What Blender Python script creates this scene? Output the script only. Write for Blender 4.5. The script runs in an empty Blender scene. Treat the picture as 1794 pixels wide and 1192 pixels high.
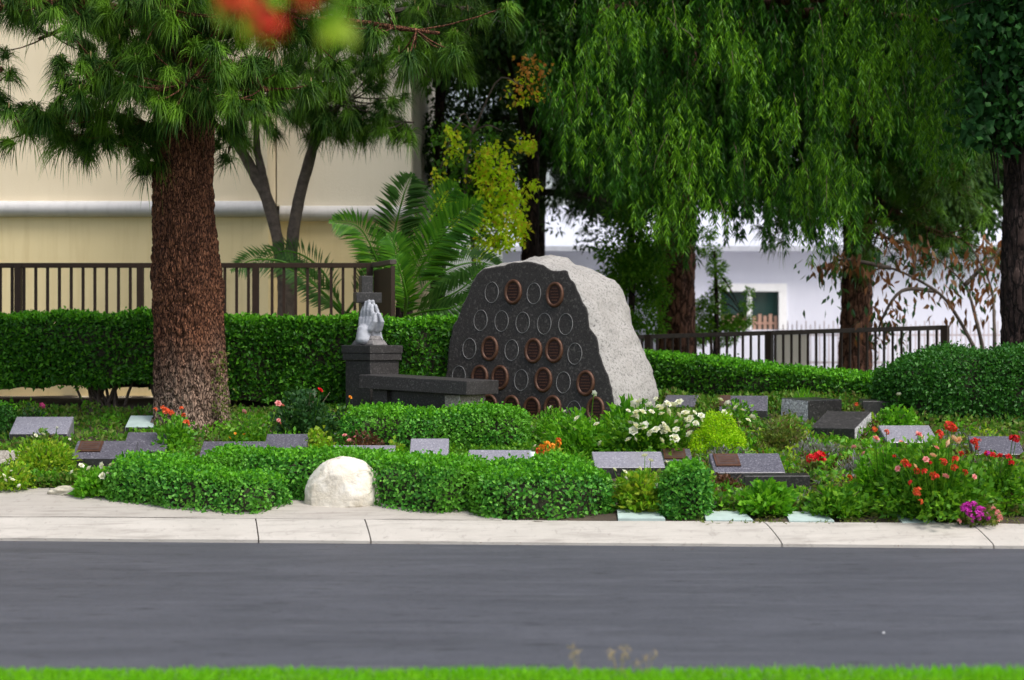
import bpy, bmesh, math, random
import numpy as np
from mathutils import Vector, Matrix, noise as mnoise

random.seed(11)
rng = np.random.default_rng(11)
sc = bpy.context.scene
COL = sc.collection

# ------------------------------------------------------------------ camera, sky, sun, exposure
EYE = 1.75
FOC = 3600.0          # focal length measured in photograph pixels (photo 1794 px wide)
cam_d = bpy.data.cameras.new("camera")
cam = bpy.data.objects.new("camera", cam_d)
COL.objects.link(cam)
cam.location = (0, 0, EYE)
cam.rotation_euler = (math.radians(90), 0, 0)
cam_d.sensor_width = 36
cam_d.lens = FOC / 1794 * 36
cam_d.shift_y = 4 / 1794
cam_d.clip_end = 900
cam_d.dof.use_dof = True
cam_d.dof.focus_distance = 21.0
cam_d.dof.aperture_fstop = 1.6
sc.camera = cam

SUN_EL, SUN_AZ = math.radians(56), math.radians(130)   # azimuth clockwise from +Y (view direction)
w = bpy.data.worlds.new("World")
sc.world = w
w.use_nodes = True
nt = w.node_tree
nt.nodes.clear()
sky = nt.nodes.new("ShaderNodeTexSky")
sky.sky_type = 'NISHITA'
sky.sun_disc = False
sky.sun_elevation = SUN_EL
sky.sun_rotation = SUN_AZ
sky.air_density = 1.0
sky.dust_density = 3.5
sky.ozone_density = 1.0
bg = nt.nodes.new("ShaderNodeBackground")
bg.inputs[1].default_value = 0.15
wo = nt.nodes.new("ShaderNodeOutputWorld")
hs = nt.nodes.new("ShaderNodeHueSaturation")          # thin high cloud greys the blue
hs.inputs['Saturation'].default_value = 0.60
nt.links.new(sky.outputs[0], hs.inputs['Color'])
nt.links.new(hs.outputs[0], bg.inputs[0])
nt.links.new(bg.outputs[0], wo.inputs[0])

sun_d = bpy.data.lights.new("sun", 'SUN')
sun_d.energy = 1.5
sun_d.angle = math.radians(16)
sun_d.color = (1.0, 0.95, 0.88)
sun = bpy.data.objects.new("sun", sun_d)
COL.objects.link(sun)
sdir = Vector((math.sin(SUN_AZ) * math.cos(SUN_EL), math.cos(SUN_AZ) * math.cos(SUN_EL), math.sin(SUN_EL)))
sun.rotation_euler = (-sdir).to_track_quat('-Z', 'Y').to_euler()
sun.location = (8, -4, 14)

sc.view_settings.view_transform = 'Standard'
sc.view_settings.look = 'None'
sc.view_settings.exposure = 0.68
sc.view_settings.gamma = 1.0
sc.view_settings.use_curve_mapping = False
sc.render.engine = 'CYCLES'
sc.cycles.use_denoising = True
sc.cycles.max_bounces = 8
sc.cycles.transmission_bounces = 6
sc.cycles.diffuse_bounces = 4

# ------------------------------------------------------------------ helpers
def at(px, py, d):
    """A point of the place at depth d metres, measured off the photograph."""
    return np.array([(px - 897) / FOC * d, d, EYE - (py - 600) / FOC * d])

def kerb_y(x):
    return 17.75 - 0.079 * x

def g(x, y):
    """Height of the terrain (road level 0) - the bed rises away from the kerb."""
    x = np.asarray(x, float); y = np.asarray(y, float)
    t = np.clip(y - (kerb_y(x) + 0.5), 0, 6.9)
    return 0.16 + 0.13 * t

def bed(px, py):
    """Where the sight line through a photo point meets the ground."""
    lo, hi = 14.0, 45.0
    for _ in range(40):
        d = (lo + hi) / 2
        if EYE - float(g((px - 897) / FOC * d, d)) > (py - 600) / FOC * d: lo = d
        else: hi = d
    x = (px - 897) / FOC * d
    return np.array([x, d, float(g(x, d))])

def bed_many(px, py):
    px = np.asarray(px, float); py = np.asarray(py, float)
    lo = np.full(px.shape, 14.0); hi = np.full(px.shape, 45.0)
    for _ in range(32):
        d = (lo + hi) / 2
        up = EYE - g((px - 897) / FOC * d, d) > (py - 600) / FOC * d
        lo = np.where(up, d, lo); hi = np.where(up, hi, d)
    x = (px - 897) / FOC * d
    return np.stack([x, d, g(x, d)], 1)

def hash3(i, j, k):
    n = (i * 374761393 + j * 668265263 + k * 2147483647 + 1013904223) & 0xFFFFFFFF
    n = ((n ^ (n >> 13)) * 1274126177) & 0xFFFFFFFF
    n = n ^ (n >> 16)
    return (n & 0xFFFF) / 65535.0

def vnoise(P):
    P = np.asarray(P, float)
    I = np.floor(P).astype(np.int64); f = P - I
    u = f * f * (3 - 2 * f)
    r = 0
    for a in (0, 1):
        for b in (0, 1):
            for c in (0, 1):
                wgt = (u[..., 0] if a else 1 - u[..., 0]) * (u[..., 1] if b else 1 - u[..., 1]) * (u[..., 2] if c else 1 - u[..., 2])
                r = r + wgt * hash3(I[..., 0] + a, I[..., 1] + b, I[..., 2] + c)
    return r * 2 - 1

def fbm(P, o=4):
    r = 0; a = 1.0
    P = np.asarray(P, float)
    for k in range(o):
        r = r + a * vnoise(P + 17.3 * k); P = P * 2.03; a *= 0.5
    return r

def nrm(v):
    v = np.asarray(v, float)
    return v / np.maximum(np.linalg.norm(v, axis=-1, keepdims=True), 1e-9)

ORIG = {}

def link(o, parent=None):
    COL.objects.link(o)
    if parent is not None:
        o.parent = parent
    return o

def thing(name, label, cat, loc=(0, 0, 0), group=None, rz=0.0):
    o = bpy.data.objects.new(name, None)
    o.empty_display_size = 0.1
    link(o)
    o.location = loc
    o.rotation_euler = (0, 0, rz)
    o['label'] = label; o['category'] = cat
    if group: o['group'] = group
    ORIG[o.name] = np.array(loc, float) if rz == 0 else None
    return o

def tag(o, label, cat, group=None):
    o['label'] = label; o['category'] = cat
    if group: o['group'] = group
    return o

def make_mesh(name, V, F, mats, smooth=False, midx=None):
    """V (n,3); F: array (m,k), or list of such arrays, or list of tuples."""
    me = bpy.data.meshes.new(name)
    V = np.asarray(V, np.float32)
    if isinstance(F, np.ndarray):
        F = [F]
    if len(F) and not isinstance(F[0], np.ndarray):
        me.from_pydata([tuple(map(float, v)) for v in V], [], [tuple(int(i) for i in f) for f in F])
    else:
        F = [np.asarray(f, np.int32) for f in F if len(f)]
        loops = np.concatenate([f.ravel() for f in F])
        tot = np.concatenate([np.full(len(f), f.shape[1], np.int32) for f in F])
        st = np.concatenate([[0], np.cumsum(tot)[:-1]]).astype(np.int32)
        me.vertices.add(len(V)); me.vertices.foreach_set('co', V.ravel())
        me.loops.add(len(loops)); me.loops.foreach_set('vertex_index', loops)
        me.polygons.add(len(tot)); me.polygons.foreach_set('loop_start', st)
        me.update(calc_edges=True)
    if not isinstance(mats, (list, tuple)): mats = [mats]
    for m in mats: me.materials.append(m)
    n = len(me.polygons)
    if smooth: me.polygons.foreach_set('use_smooth', np.ones(n, bool))
    if midx is not None: me.polygons.foreach_set('material_index', np.asarray(midx, np.int32))
    me.update()
    return me

def part(name, V, F, mats, parent=None, smooth=False, kind=None, midx=None, label=None):
    """Mesh given in world space; stored relative to its (unrotated) parent."""
    V = np.asarray(V, float)
    off = np.zeros(3)
    p = parent
    while p is not None:
        off = off + np.array(p.location); p = p.parent
    me = make_mesh(name, V - off, F, mats, smooth, midx)
    o = bpy.data.objects.new(name, me)
    link(o, parent)
    if kind: o['kind'] = kind
    if label: o['label'] = label
    return o

def inst(name, me, parent, loc, rot=None, scale=1.0):
    """A part that shares mesh data; loc in the parent's space."""
    o = bpy.data.objects.new(name, me)
    link(o, parent)
    o.location = loc
    if rot is not None:
        if isinstance(rot, Matrix):
            o.rotation_euler = rot.to_euler()
        else:
            o.rotation_euler = rot
    o.scale = (scale,) * 3 if not isinstance(scale, (tuple, list)) else scale
    return o

class MB:
    def __init__(self): self.V = []; self.F = []; self.n = 0; self.M = []
    def add(self, V, F, m=0):
        V = np.asarray(V, float)
        self.V.append(V)
        for f in F:
            self.F.append(tuple(int(i) + self.n for i in f)); self.M.append(m)
        self.n += len(V)
    def box(self, c, s, R=None, m=0, taper=1.0):
        x, y, z = np.array(s) / 2
        V = np.array([[-x, -y, -z], [x, -y, -z], [x, y, -z], [-x, y, -z], [-x * taper, -y * taper, z], [x * taper, -y * taper, z], [x * taper, y * taper, z], [-x * taper, y * taper, z]])
        if R is not None: V = V @ np.array(R).T
        self.add(V + np.array(c), [(0, 3, 2, 1), (4, 5, 6, 7), (0, 1, 5, 4), (1, 2, 6, 5), (2, 3, 7, 6), (3, 0, 4, 7)], m)
    def tube(self, pts, rad, n=8, m=0, cap=True):
        V, F = tube(pts, rad, n, cap)
        self.add(V, F, m)
    def build(self, name, mats, parent=None, smooth=False, kind=None, bevel=0, label=None):
        V = np.concatenate(self.V)
        o = part(name, V, self.F, mats, parent, smooth, kind, self.M if isinstance(mats, (list, tuple)) else None, label)
        if bevel:
            bm = bmesh.new(); bm.from_mesh(o.data)
            es = [e for e in bm.edges if len(e.link_faces) == 2 and e.calc_face_angle(0) > 0.5]
            bmesh.ops.bevel(bm, geom=es, offset=bevel, segments=2, affect='EDGES', profile=0.6)
            bm.to_mesh(o.data); bm.free()
        return o

def Rz(a):
    c, s = math.cos(a), math.sin(a)
    return np.array([[c, -s, 0], [s, c, 0], [0, 0, 1]])

def tube(pts, rad, n=8, cap=True):
    pts = np.asarray(pts, float); m = len(pts)
    rad = np.full(m, rad, float) if np.isscalar(rad) else np.asarray(rad, float)
    T = nrm(np.gradient(pts, axis=0))
    ref = np.array([0.31, 0.2, 0.93]) if abs(T[0][2]) < 0.8 else np.array([1.0, 0.13, 0.05])
    V = []
    th = np.linspace(0, 2 * np.pi, n, endpoint=False)
    for i in range(m):
        u = nrm(ref - T[i] * ref.dot(T[i])); v = np.cross(T[i], u); ref = u
        V.append(pts[i] + rad[i] * (np.cos(th)[:, None] * u + np.sin(th)[:, None] * v))
    V = np.concatenate(V)
    F = [(i * n + j, i * n + (j + 1) % n, (i + 1) * n + (j + 1) % n, (i + 1) * n + j) for i in range(m - 1) for j in range(n)]
    if cap:
        F.append(tuple(range(n - 1, -1, -1))); F.append(tuple((m - 1) * n + j for j in range(n)))
    return V, F

def spline(P, k):
    """Catmull-Rom through P, k samples."""
    P = np.asarray(P, float); n = len(P)
    if n == 2: 
        t = np.linspace(0, 1, k)[:, None]; return P[0] * (1 - t) + P[1] * t
    Q = np.vstack([2 * P[0] - P[1], P, 2 * P[-1] - P[-2]])
    out = []
    for s in np.linspace(0, n - 1, k):
        i = min(int(s), n - 2); t = s - i
        a, b, c, d = Q[i], Q[i + 1], Q[i + 2], Q[i + 3]
        out.append(0.5 * (2 * b + (c - a) * t + (2 * a - 5 * b + 4 * c - d) * t * t + (3 * b - a - 3 * c + d) * t ** 3))
    return np.array(out)

# ------------------------------------------------------------------ materials
def new_mat(name):
    m = bpy.data.materials.new(name); m.use_nodes = True
    nt = m.node_tree; nt.nodes.clear()
    out = nt.nodes.new("ShaderNodeOutputMaterial")
    return m, nt, out

def nd(nt, t, **kw):
    n = nt.nodes.new(t)
    for k, v in kw.items():
        if k.startswith('_'): setattr(n, k[1:], v)
        else: n.inputs[k.replace('__', ' ')].default_value = v
    return n

def ramp(nt, src, stops, interp='LINEAR'):
    r = nt.nodes.new("ShaderNodeValToRGB"); r.color_ramp.interpolation = interp
    el = r.color_ramp.elements
    while len(el) < len(stops): el.new(0.5)
    for e, (p, c) in zip(el, stops):
        e.position = p; e.color = (*c, 1) if not np.isscalar(c) else (c, c, c, 1)
    nt.links.new(src, r.inputs[0])
    return r.outputs[0]

def coords(nt, kind='Object', scale=(1, 1, 1)):
    tc = nt.nodes.new("ShaderNodeTexCoord")
    mp = nt.nodes.new("ShaderNodeMapping"); mp.inputs['Scale'].default_value = scale
    if kind == 'Pos':
        ge = nt.nodes.new("ShaderNodeNewGeometry"); nt.links.new(ge.outputs['Position'], mp.inputs[0])
    else:
        nt.links.new(tc.outputs[kind], mp.inputs[0])
    return mp.outputs[0]

def noise(nt, vec, scale, detail=4, rough=0.55, dist=0.0):
    n = nd(nt, "ShaderNodeTexNoise", Scale=scale, Detail=detail, Roughness=rough, Distortion=dist)
    nt.links.new(vec, n.inputs['Vector']); return n.outputs['Fac']

def mixc(nt, fac, a, b, mode='MIX'):
    m = nt.nodes.new("ShaderNodeMix"); m.data_type = 'RGBA'; m.blend_type = mode
    for s, i in ((fac, 0), (a, 6), (b, 7)):
        if hasattr(s, 'is_output'): nt.links.new(s, m.inputs[i])
        elif np.isscalar(s): m.inputs[i].default_value = s
        else: m.inputs[i].default_value = (*s, 1)
    return m.outputs[2]

def bump(nt, h, strength=0.3, dist=0.02):
    b = nd(nt, "ShaderNodeBump", Strength=strength, Distance=dist)
    nt.links.new(h, b.inputs['Height']); return b.outputs[0]

def finish(nt, out, col, rough=0.6, metal=0.0, spec=0.5, nor=None):
    p = nt.nodes.new("ShaderNodeBsdfPrincipled")
    if hasattr(col, 'is_output'): nt.links.new(col, p.inputs['Base Color'])
    else: p.inputs['Base Color'].default_value = (*col, 1)
    if hasattr(rough, 'is_output'): nt.links.new(rough, p.inputs['Roughness'])
    else: p.inputs['Roughness'].default_value = rough
    p.inputs['Metallic'].default_value = metal
    p.inputs['Specular IOR Level'].default_value = spec
    if nor is not None: nt.links.new(nor, p.inputs['Normal'])
    nt.links.new(p.outputs[0], out.inputs[0])
    return p

def leaf_mat(name, cols, trans=0.35, rough=0.45, spec=0.35, clump=None, cscale=2.0):
    """Leaf colours vary from leaf to leaf and, gently, from spray to spray."""
    if name.startswith(('leaf', 'needle', 'grass')):      # strong, clean garden greens
        vv = lambda k: (k[0] * 1.0, k[1] * 1.18, k[2] * .74) if k[1] > k[0] * 1.45 else k
        cols = [vv(k) for k in cols]; clump = vv(clump) if clump else None; spec *= .55
    m, nt, out = new_mat(name)
    ge = nt.nodes.new("ShaderNodeNewGeometry")
    c = ramp(nt, ge.outputs['Random Per Island'], [(i / max(1, len(cols) - 1), k) for i, k in enumerate(cols)])
    if clump:
        f = noise(nt, coords(nt, 'Pos'), cscale, 2)
        f = ramp(nt, f, [(0.46, 0.0), (0.62, 1.0)])
        c = mixc(nt, f, c, clump)
        c2 = c
    p = nd(nt, "ShaderNodeBsdfPrincipled", Roughness=rough)
    p.inputs['Specular IOR Level'].default_value = spec
    nt.links.new(c, p.inputs['Base Color'])
    tr = nt.nodes.new("ShaderNodeBsdfTranslucent")
    yc = mixc(nt, 1.0, c, (1.5, 1.45, 0.75), 'MULTIPLY')
    nt.links.new(yc, tr.inputs[0])
    mx = nt.nodes.new("ShaderNodeMixShader"); mx.inputs[0].default_value = trans
    nt.links.new(p.outputs[0], mx.inputs[1]); nt.links.new(tr.outputs[0], mx.inputs[2])
    nt.links.new(mx.outputs[0], out.inputs[0])
    return m

def granite(name, base, speck_d, speck_l, rough, scale=90, bmp=0.0, pol=0.5):
    m, nt, out = new_mat(name)
    v = coords(nt, 'Object')
    a = noise(nt, v, scale, 2, 0.7)
    b = noise(nt, v, scale * 0.45, 3, 0.6)
    c = mixc(nt, ramp(nt, a, [(0.42, 0.0), (0.55, 1.0)]), speck_d, base)
    c = mixc(nt, ramp(nt, b, [(0.55, 0.0), (0.66, 1.0)]), c, speck_l)
    st = noise(nt, v, 2.2, 4, 0.6)
    c = mixc(nt, ramp(nt, st, [(0.35, 0.0), (0.75, 0.35)]), c, tuple(x * 0.72 for x in base))
    nor = None
    if bmp: nor = bump(nt, noise(nt, v, scale * 0.4, 5, 0.7), bmp, 0.02)
    r = ramp(nt, noise(nt, v, 6, 3), [(0.3, rough * 0.85), (0.7, min(1, rough * 1.2))])
    finish(nt, out, c, r, 0, pol, nor)
    return m

def plain(name, col, rough=0.6, metal=0.0, spec=0.5, var=0.15, scale=8, bmp=0.0):
    m, nt, out = new_mat(name)
    v = coords(nt, 'Object')
    f = noise(nt, v, scale, 5, 0.6)
    c = mixc(nt, ramp(nt, f, [(0.3, 0.0), (0.7, 1.0)]), tuple(x * (1 - var) for x in col), tuple(min(1, x * (1 + var)) for x in col))
    nor = bump(nt, noise(nt, v, scale * 6, 4), bmp, 0.01) if bmp else None
    finish(nt, out, c, rough, metal, spec, nor)
    return m

M = {}
# road: rolled asphalt with long streaks along the travel direction, scuffs and oil
m, nt, out = new_mat("asphalt"); M['asphalt'] = m
v = coords(nt, 'Pos'); vs = coords(nt, 'Pos', (0.45, 2.0, 1))
s1 = noise(nt, vs, 1.0, 9, 0.72, 0.5); s2 = noise(nt, v, 160, 2, 0.8); s3 = noise(nt, coords(nt, 'Pos', (0.5, 1.6, 1)), 1.1, 5, 0.6)
c = mixc(nt, ramp(nt, s1, [(0.34, 0.0), (0.66, 1.0)]), (0.022, 0.024, 0.032), (0.074, 0.077, 0.093))
mot = noise(nt, coords(nt, 'Pos', (1.4, 1, 1)), 2.6, 10, 0.82)
c = mixc(nt, ramp(nt, mot, [(0.44, 0.0), (0.60, 0.7)]), c, (0.045, 0.047, 0.057))
c = mixc(nt, ramp(nt, s2, [(0.45, 0.0), (0.62, 0.6)]), c, (0.115, 0.117, 0.135))
gr = noise(nt, coords(nt, 'Pos', (1.3, .45, 1)), 17, 5, 0.85)
c = mixc(nt, ramp(nt, gr, [(0.54, 0.0), (0.68, 0.6)]), c, (0.030, 0.031, 0.038))
c = mixc(nt, ramp(nt, s3, [(0.56, 0.0), (0.74, 0.6)]), c, (0.036, 0.037, 0.044))
lt = noise(nt, coords(nt, 'Pos', (0.35, 5.5, 1)), 1.3, 5, 0.7)
c = mixc(nt, ramp(nt, lt, [(0.58, 0.0), (0.68, 0.5)]), c, (0.125, 0.128, 0.145))
spots = noise(nt, coords(nt, 'Pos', (1.6, 5.0, 1)), 2.2, 3, 0.6)
c = mixc(nt, ramp(nt, spots, [(0.60, 0.0), (0.67, 0.75)]), c, (0.022, 0.022, 0.027))
finish(nt, out, c, 0.62, 0, 0.45, bump(nt, noise(nt, v, 110, 3, 0.8), 0.55, 0.008))

def concrete(name, a, b, stain):
    m, nt, out = new_mat(name)
    v = coords(nt, 'Pos')
    f = noise(nt, v, 2.2, 6, 0.6); f2 = noise(nt, v, 60, 3, 0.7); f3 = noise(nt, coords(nt, 'Pos', (0.5, 3, 3)), 3.0, 5, 0.65)
    c = mixc(nt, ramp(nt, f, [(0.3, 0.0), (0.7, 1.0)]), a, b)
    c = mixc(nt, ramp(nt, f3, [(0.50, 0.0), (0.72, 0.85)]), c, stain)
    f4 = noise(nt, coords(nt, 'Pos', (3.5, 1.2, 6)), 4.0, 7, 0.75)
    c = mixc(nt, ramp(nt, f4, [(0.56, 0.0), (0.70, 0.55)]), c, tuple(x * .78 for x in stain))
    c = mixc(nt, ramp(nt, f2, [(0.6, 0.0), (0.8, 0.35)]), c, tuple(x * 0.6 for x in a))
    finish(nt, out, c, 0.85, 0, 0.3, bump(nt, f2, 0.25, 0.01))
    return m
M['kerb'] = concrete("kerb_concrete", (0.40, 0.375, 0.335), (0.48, 0.45, 0.405), (0.28, 0.258, 0.228))
M['pave'] = concrete("pavement_concrete", (0.35, 0.322, 0.287), (0.42, 0.39, 0.348), (0.26, 0.237, 0.208))
M['joint'] = plain("joint_dirt", (0.12, 0.10, 0.085), 0.95)
M['soil'] = plain("soil", (0.055, 0.040, 0.026), 0.95, var=0.4, scale=5, bmp=0.6)
M['lawn'] = plain("lawn_soil", (0.05, 0.085, 0.018), 0.95, var=0.3, scale=3)
M['terrain'] = plain("far_ground", (0.09, 0.10, 0.05), 0.95, var=0.25, scale=0.4)
M['paleyard'] = plain("pale_yard", (0.42, 0.41, 0.42), 0.9, var=0.1, scale=0.5)

# stucco
def stucco(name, a, b, stain, streak=0.25):
    m, nt, out = new_mat(name)
    v = coords(nt, 'Pos')
    f = noise(nt, v, 0.8, 5, 0.6); f2 = noise(nt, v, 45, 4, 0.7)
    st = noise(nt, coords(nt, 'Pos', (5, 5, 0.35)), 1.6, 5, 0.6)
    c = mixc(nt, ramp(nt, f, [(0.3, 0.0), (0.7, 1.0)]), a, b)
    c = mixc(nt, ramp(nt, st, [(0.5, 0.0), (0.8, streak)]), c, stain)
    finish(nt, out, c, 0.9, 0, 0.25, bump(nt, f2, 0.35, 0.012))
    return m
M['stucco_up'] = stucco("stucco_cream", (0.74, 0.635, 0.455), (0.79, 0.685, 0.50), (0.66, 0.55, 0.37), 0.3)
M['stucco_lo'] = stucco("stucco_tan", (0.72, 0.595, 0.335), (0.77, 0.645, 0.375), (0.60, 0.47, 0.24), 0.6)
M['stucco_pale'] = stucco("stucco_pale", (0.70, 0.645, 0.53), (0.75, 0.69, 0.57), (0.62, 0.56, 0.45), 0.25)
M['cornice'] = stucco("cornice_paint", (0.55, 0.54, 0.54), (0.62, 0.61, 0.61), (0.36, 0.35, 0.34), 0.4)
M['white_wall'] = stucco("pale_wall_paint", (0.72, 0.73, 0.83), (0.77, 0.78, 0.87), (0.66, 0.67, 0.78), 0.35)
M['white_paint'] = plain("white_paint", (0.90, 0.90, 0.90), 0.5, var=0.04)
M['pale_fence'] = plain("pale_fence_paint", (0.55, 0.47, 0.48), 0.6, var=0.06)
M['roofing'] = plain("pale_roofing", (0.55, 0.57, 0.64), 0.8, var=0.08)
M['fence'] = plain("brown_painted_steel", (0.036, 0.021, 0.014), 0.5, 0.0, 0.25, var=0.2)
M['rail_top'] = plain("worn_brown_rail", (0.070, 0.052, 0.042), 0.5, 0.0, 0.5, var=0.3, scale=12)
m, nt, out = new_mat("window_glass"); finish(nt, out, (0.02, 0.05, 0.045), 0.08, 0, 0.6); M['glass'] = m
M['blind'] = plain("salmon_blind", (0.45, 0.27, 0.2), 0.7)

# stone
M['granite_grey'] = granite("granite_polished_grey", (0.115, 0.110, 0.135), (0.035, 0.033, 0.045), (0.24, 0.23, 0.265), 0.30, 120, 0, 0.6)
M['granite_pale'] = granite("granite_polished_pale", (0.27, 0.262, 0.305), (0.14, 0.135, 0.165), (0.42, 0.41, 0.46), 0.30, 120, 0, 0.6)
M['granite_dark'] = granite("granite_polished_dark", (0.026, 0.024, 0.025), (0.010, 0.010, 0.011), (0.075, 0.070, 0.070), 0.30, 110, 0, 0.5)
M['granite_face'] = granite("granite_honed_dark", (0.043, 0.038, 0.036), (0.018, 0.016, 0.015), (0.095, 0.086, 0.08), 0.6, 70, 0.05, 0.35)
M['granite_bench'] = granite("granite_bench_charcoal", (0.042, 0.038, 0.037), (0.015, 0.014, 0.014), (0.10, 0.094, 0.092), 0.5, 110, 0.03, 0.4)
M['granite_rough'] = granite("granite_rough_grey", (0.52, 0.51, 0.53), (0.20, 0.195, 0.20), (0.70, 0.69, 0.70), 0.85, 60, 0.6, 0.3)
M['granite_tan'] = granite("granite_rough_tan", (0.36, 0.33, 0.28), (0.16, 0.14, 0.12), (0.52, 0.49, 0.44), 0.85, 60, 0.5, 0.3)
# split boulder flank: coarse pale granite with grey patches
m, nt, out = new_mat("granite_split"); M['granite_split'] = m
v = coords(nt, 'Object')
a = noise(nt, v, 34, 4, 0.75); b = noise(nt, v, 3.0, 5, 0.6); d = noise(nt, v, 9, 5, 0.7)
c = mixc(nt, ramp(nt, a, [(0.36, 0.0), (0.50, 1.0)]), (0.155, 0.148, 0.142), (0.37, 0.355, 0.335))
c = mixc(nt, ramp(nt, b, [(0.50, 0.0), (0.75, 0.55)]), c, (0.24, 0.225, 0.205))
c = mixc(nt, ramp(nt, d, [(0.60, 0.0), (0.74, 0.5)]), c, (0.42, 0.40, 0.365))
finish(nt, out, c, 0.92, 0, 0.25, bump(nt, a, 0.7, 0.02))
# cream boulder
m, nt, out = new_mat("cream_rock"); M['cream_rock'] = m
v = coords(nt, 'Object')
a = noise(nt, v, 4.5, 6, 0.65, 0.6); b = noise(nt, v, 14, 5, 0.7); cr = noise(nt, coords(nt, 'Object', (1, 1, 2.2)), 3.2, 7, 0.7, 1.2)
c = mixc(nt, ramp(nt, a, [(0.35, 0.0), (0.65, 1.0)]), (0.60, 0.54, 0.43), (0.76, 0.72, 0.635))
c = mixc(nt, ramp(nt, cr, [(0.54, 0.0), (0.66, 0.7)]), c, (0.28, 0.245, 0.205))
c = mixc(nt, ramp(nt, b, [(0.62, 0.0), (0.75, 0.6)]), c, (0.74, 0.70, 0.61))
finish(nt, out, c, 0.9, 0, 0.25, bump(nt, b, 0.5, 0.03))
M['edge_stone'] = plain("pale_edge_stone", (0.50, 0.46, 0.36), 0.9, var=0.35, scale=7, bmp=0.5)
M['slate'] = plain("pale_green_slab", (0.40, 0.50, 0.47), 0.6, var=0.12, scale=9)
M['marble'] = plain("weathered_marble", (0.37, 0.385, 0.43), 0.6, var=0.28, scale=14, bmp=0.15)
M['cast_base'] = plain("weathered_dark_base", (0.16, 0.15, 0.15), 0.7, var=0.5, scale=18, bmp=0.3)
M['etch'] = plain("etched_ring", (0.18, 0.18, 0.18), 0.7, var=0.3, scale=16)
M['vase'] = plain("pale_vase", (0.55, 0.62, 0.62), 0.35, var=0.08)
def bronze(name, a, b, rough, metal):
    m, nt, out = new_mat(name)
    v = coords(nt, 'Object'); f = noise(nt, v, 16, 5, 0.65)
    c = mixc(nt, ramp(nt, f, [(0.3, 0.0), (0.7, 1.0)]), a, b)
    finish(nt, out, c, rough, metal, 0.5, bump(nt, f, 0.2, 0.006)); return m
M['bronze_dark'] = bronze("bronze_field", (0.018, 0.006, 0.004), (0.040, 0.012, 0.007), 0.55, 0.3)
M['bronze_rim'] = bronze("bronze_rim", (0.062, 0.025, 0.013), (0.125, 0.056, 0.030), 0.5, 0.35)
M['bronze_letter'] = bronze("bronze_letters", (0.065, 0.023, 0.013), (0.10, 0.04, 0.022), 0.5, 0.3)
M['bronze_brown'] = bronze("bronze_brown", (0.075, 0.042, 0.034), (0.11, 0.068, 0.055), 0.45, 0.4)

def mapr(nt, src, a, b):
    m = nt.nodes.new("ShaderNodeMapRange"); m.inputs['From Min'].default_value = a; m.inputs['From Max'].default_value = b
    nt.links.new(src, m.inputs['Value']); return m.outputs[0]

# bark
def bark(name, crev, a, b, grey=None, sx=9, sz=2.6):
    m, nt, out = new_mat(name)
    v = coords(nt, 'Pos', (sx, sx, sz))
    vo = nd(nt, "ShaderNodeTexVoronoi", Scale=1.6); vo.feature = 'DISTANCE_TO_EDGE'
    mpn = noise(nt, v, 1.3, 3)
    dv = nt.nodes.new("ShaderNodeVectorMath"); dv.operation = 'ADD'
    sep = nt.nodes.new("ShaderNodeVectorMath"); sep.operation = 'SCALE'; sep.inputs['Scale'].default_value = 0.9
    nc = nd(nt, "ShaderNodeTexNoise", Scale=1.5, Detail=3.0); nt.links.new(v, nc.inputs['Vector'])
    nt.links.new(nc.outputs['Color'], sep.inputs[0]); nt.links.new(v, dv.inputs[0]); nt.links.new(sep.outputs[0], dv.inputs[1])
    nt.links.new(dv.outputs[0], vo.inputs['Vector'])
    e = ramp(nt, vo.outputs['Distance'], [(0.02, 0.0), (0.16, 1.0)])
    f = noise(nt, v, 3.0, 6, 0.7)
    c = mixc(nt, ramp(nt, f, [(0.3, 0.0), (0.68, 1.0)]), a, b)
    fl_ = noise(nt, coords(nt, 'Pos', (46, 46, 13)), 1.0, 4, 0.7)
    c = mixc(nt, ramp(nt, fl_, [(0.56, 0.0), (0.66, 0.75)]), c, tuple(min(1, x * 2.1 + .03) for x in b))
    pt_ = noise(nt, coords(nt, 'Pos', (9, 9, 1.6)), 1.0, 4, 0.65)
    c = mixc(nt, ramp(nt, pt_, [(0.38, 0.6), (0.52, 0.0)]), c, tuple(x * .42 for x in a))
    if grey:
        sx_ = nt.nodes.new("ShaderNodeSeparateXYZ"); nt.links.new(coords(nt, 'Pos'), sx_.inputs[0])
        ad = nt.nodes.new("ShaderNodeMath"); ad.operation = 'MULTIPLY_ADD'; ad.inputs[1].default_value = 1.2
        nt.links.new(noise(nt, coords(nt, 'Pos', (1, 1, 0.5)), 2.0, 4), ad.inputs[0]); nt.links.new(sx_.outputs['Z'], ad.inputs[2])
        c = mixc(nt, ramp(nt, mapr(nt, ad.outputs[0], 1.3, 3.0), [(0.0, 0.85), (0.75, 0.0)]), c, grey)
    c = mixc(nt, e, crev, c)
    h = mixc(nt, 0.35, e, f)
    finish(nt, out, c, 0.92, 0, 0.2, bump(nt, h, 0.8, 0.03))
    return m
M['bark_pine'] = bark("bark_red_pine", (0.022, 0.009, 0.006), (0.115, 0.042, 0.021), (0.26, 0.115, 0.062), (0.40, 0.31, 0.24), 26, 7)
M['bark_back'] = bark("bark_back_tree", (0.030, 0.014, 0.009), (0.130, 0.055, 0.034), (0.23, 0.115, 0.075), None, 6, 1.6)
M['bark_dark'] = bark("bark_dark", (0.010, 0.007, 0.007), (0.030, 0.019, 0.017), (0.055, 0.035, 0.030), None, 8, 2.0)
M['bark_thin'] = plain("bark_smooth_grey", (0.115, 0.088, 0.072), 0.9, var=0.4, scale=14, bmp=0.5)
M['twig'] = plain("twig", (0.085, 0.060, 0.038), 0.9, var=0.3)
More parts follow.
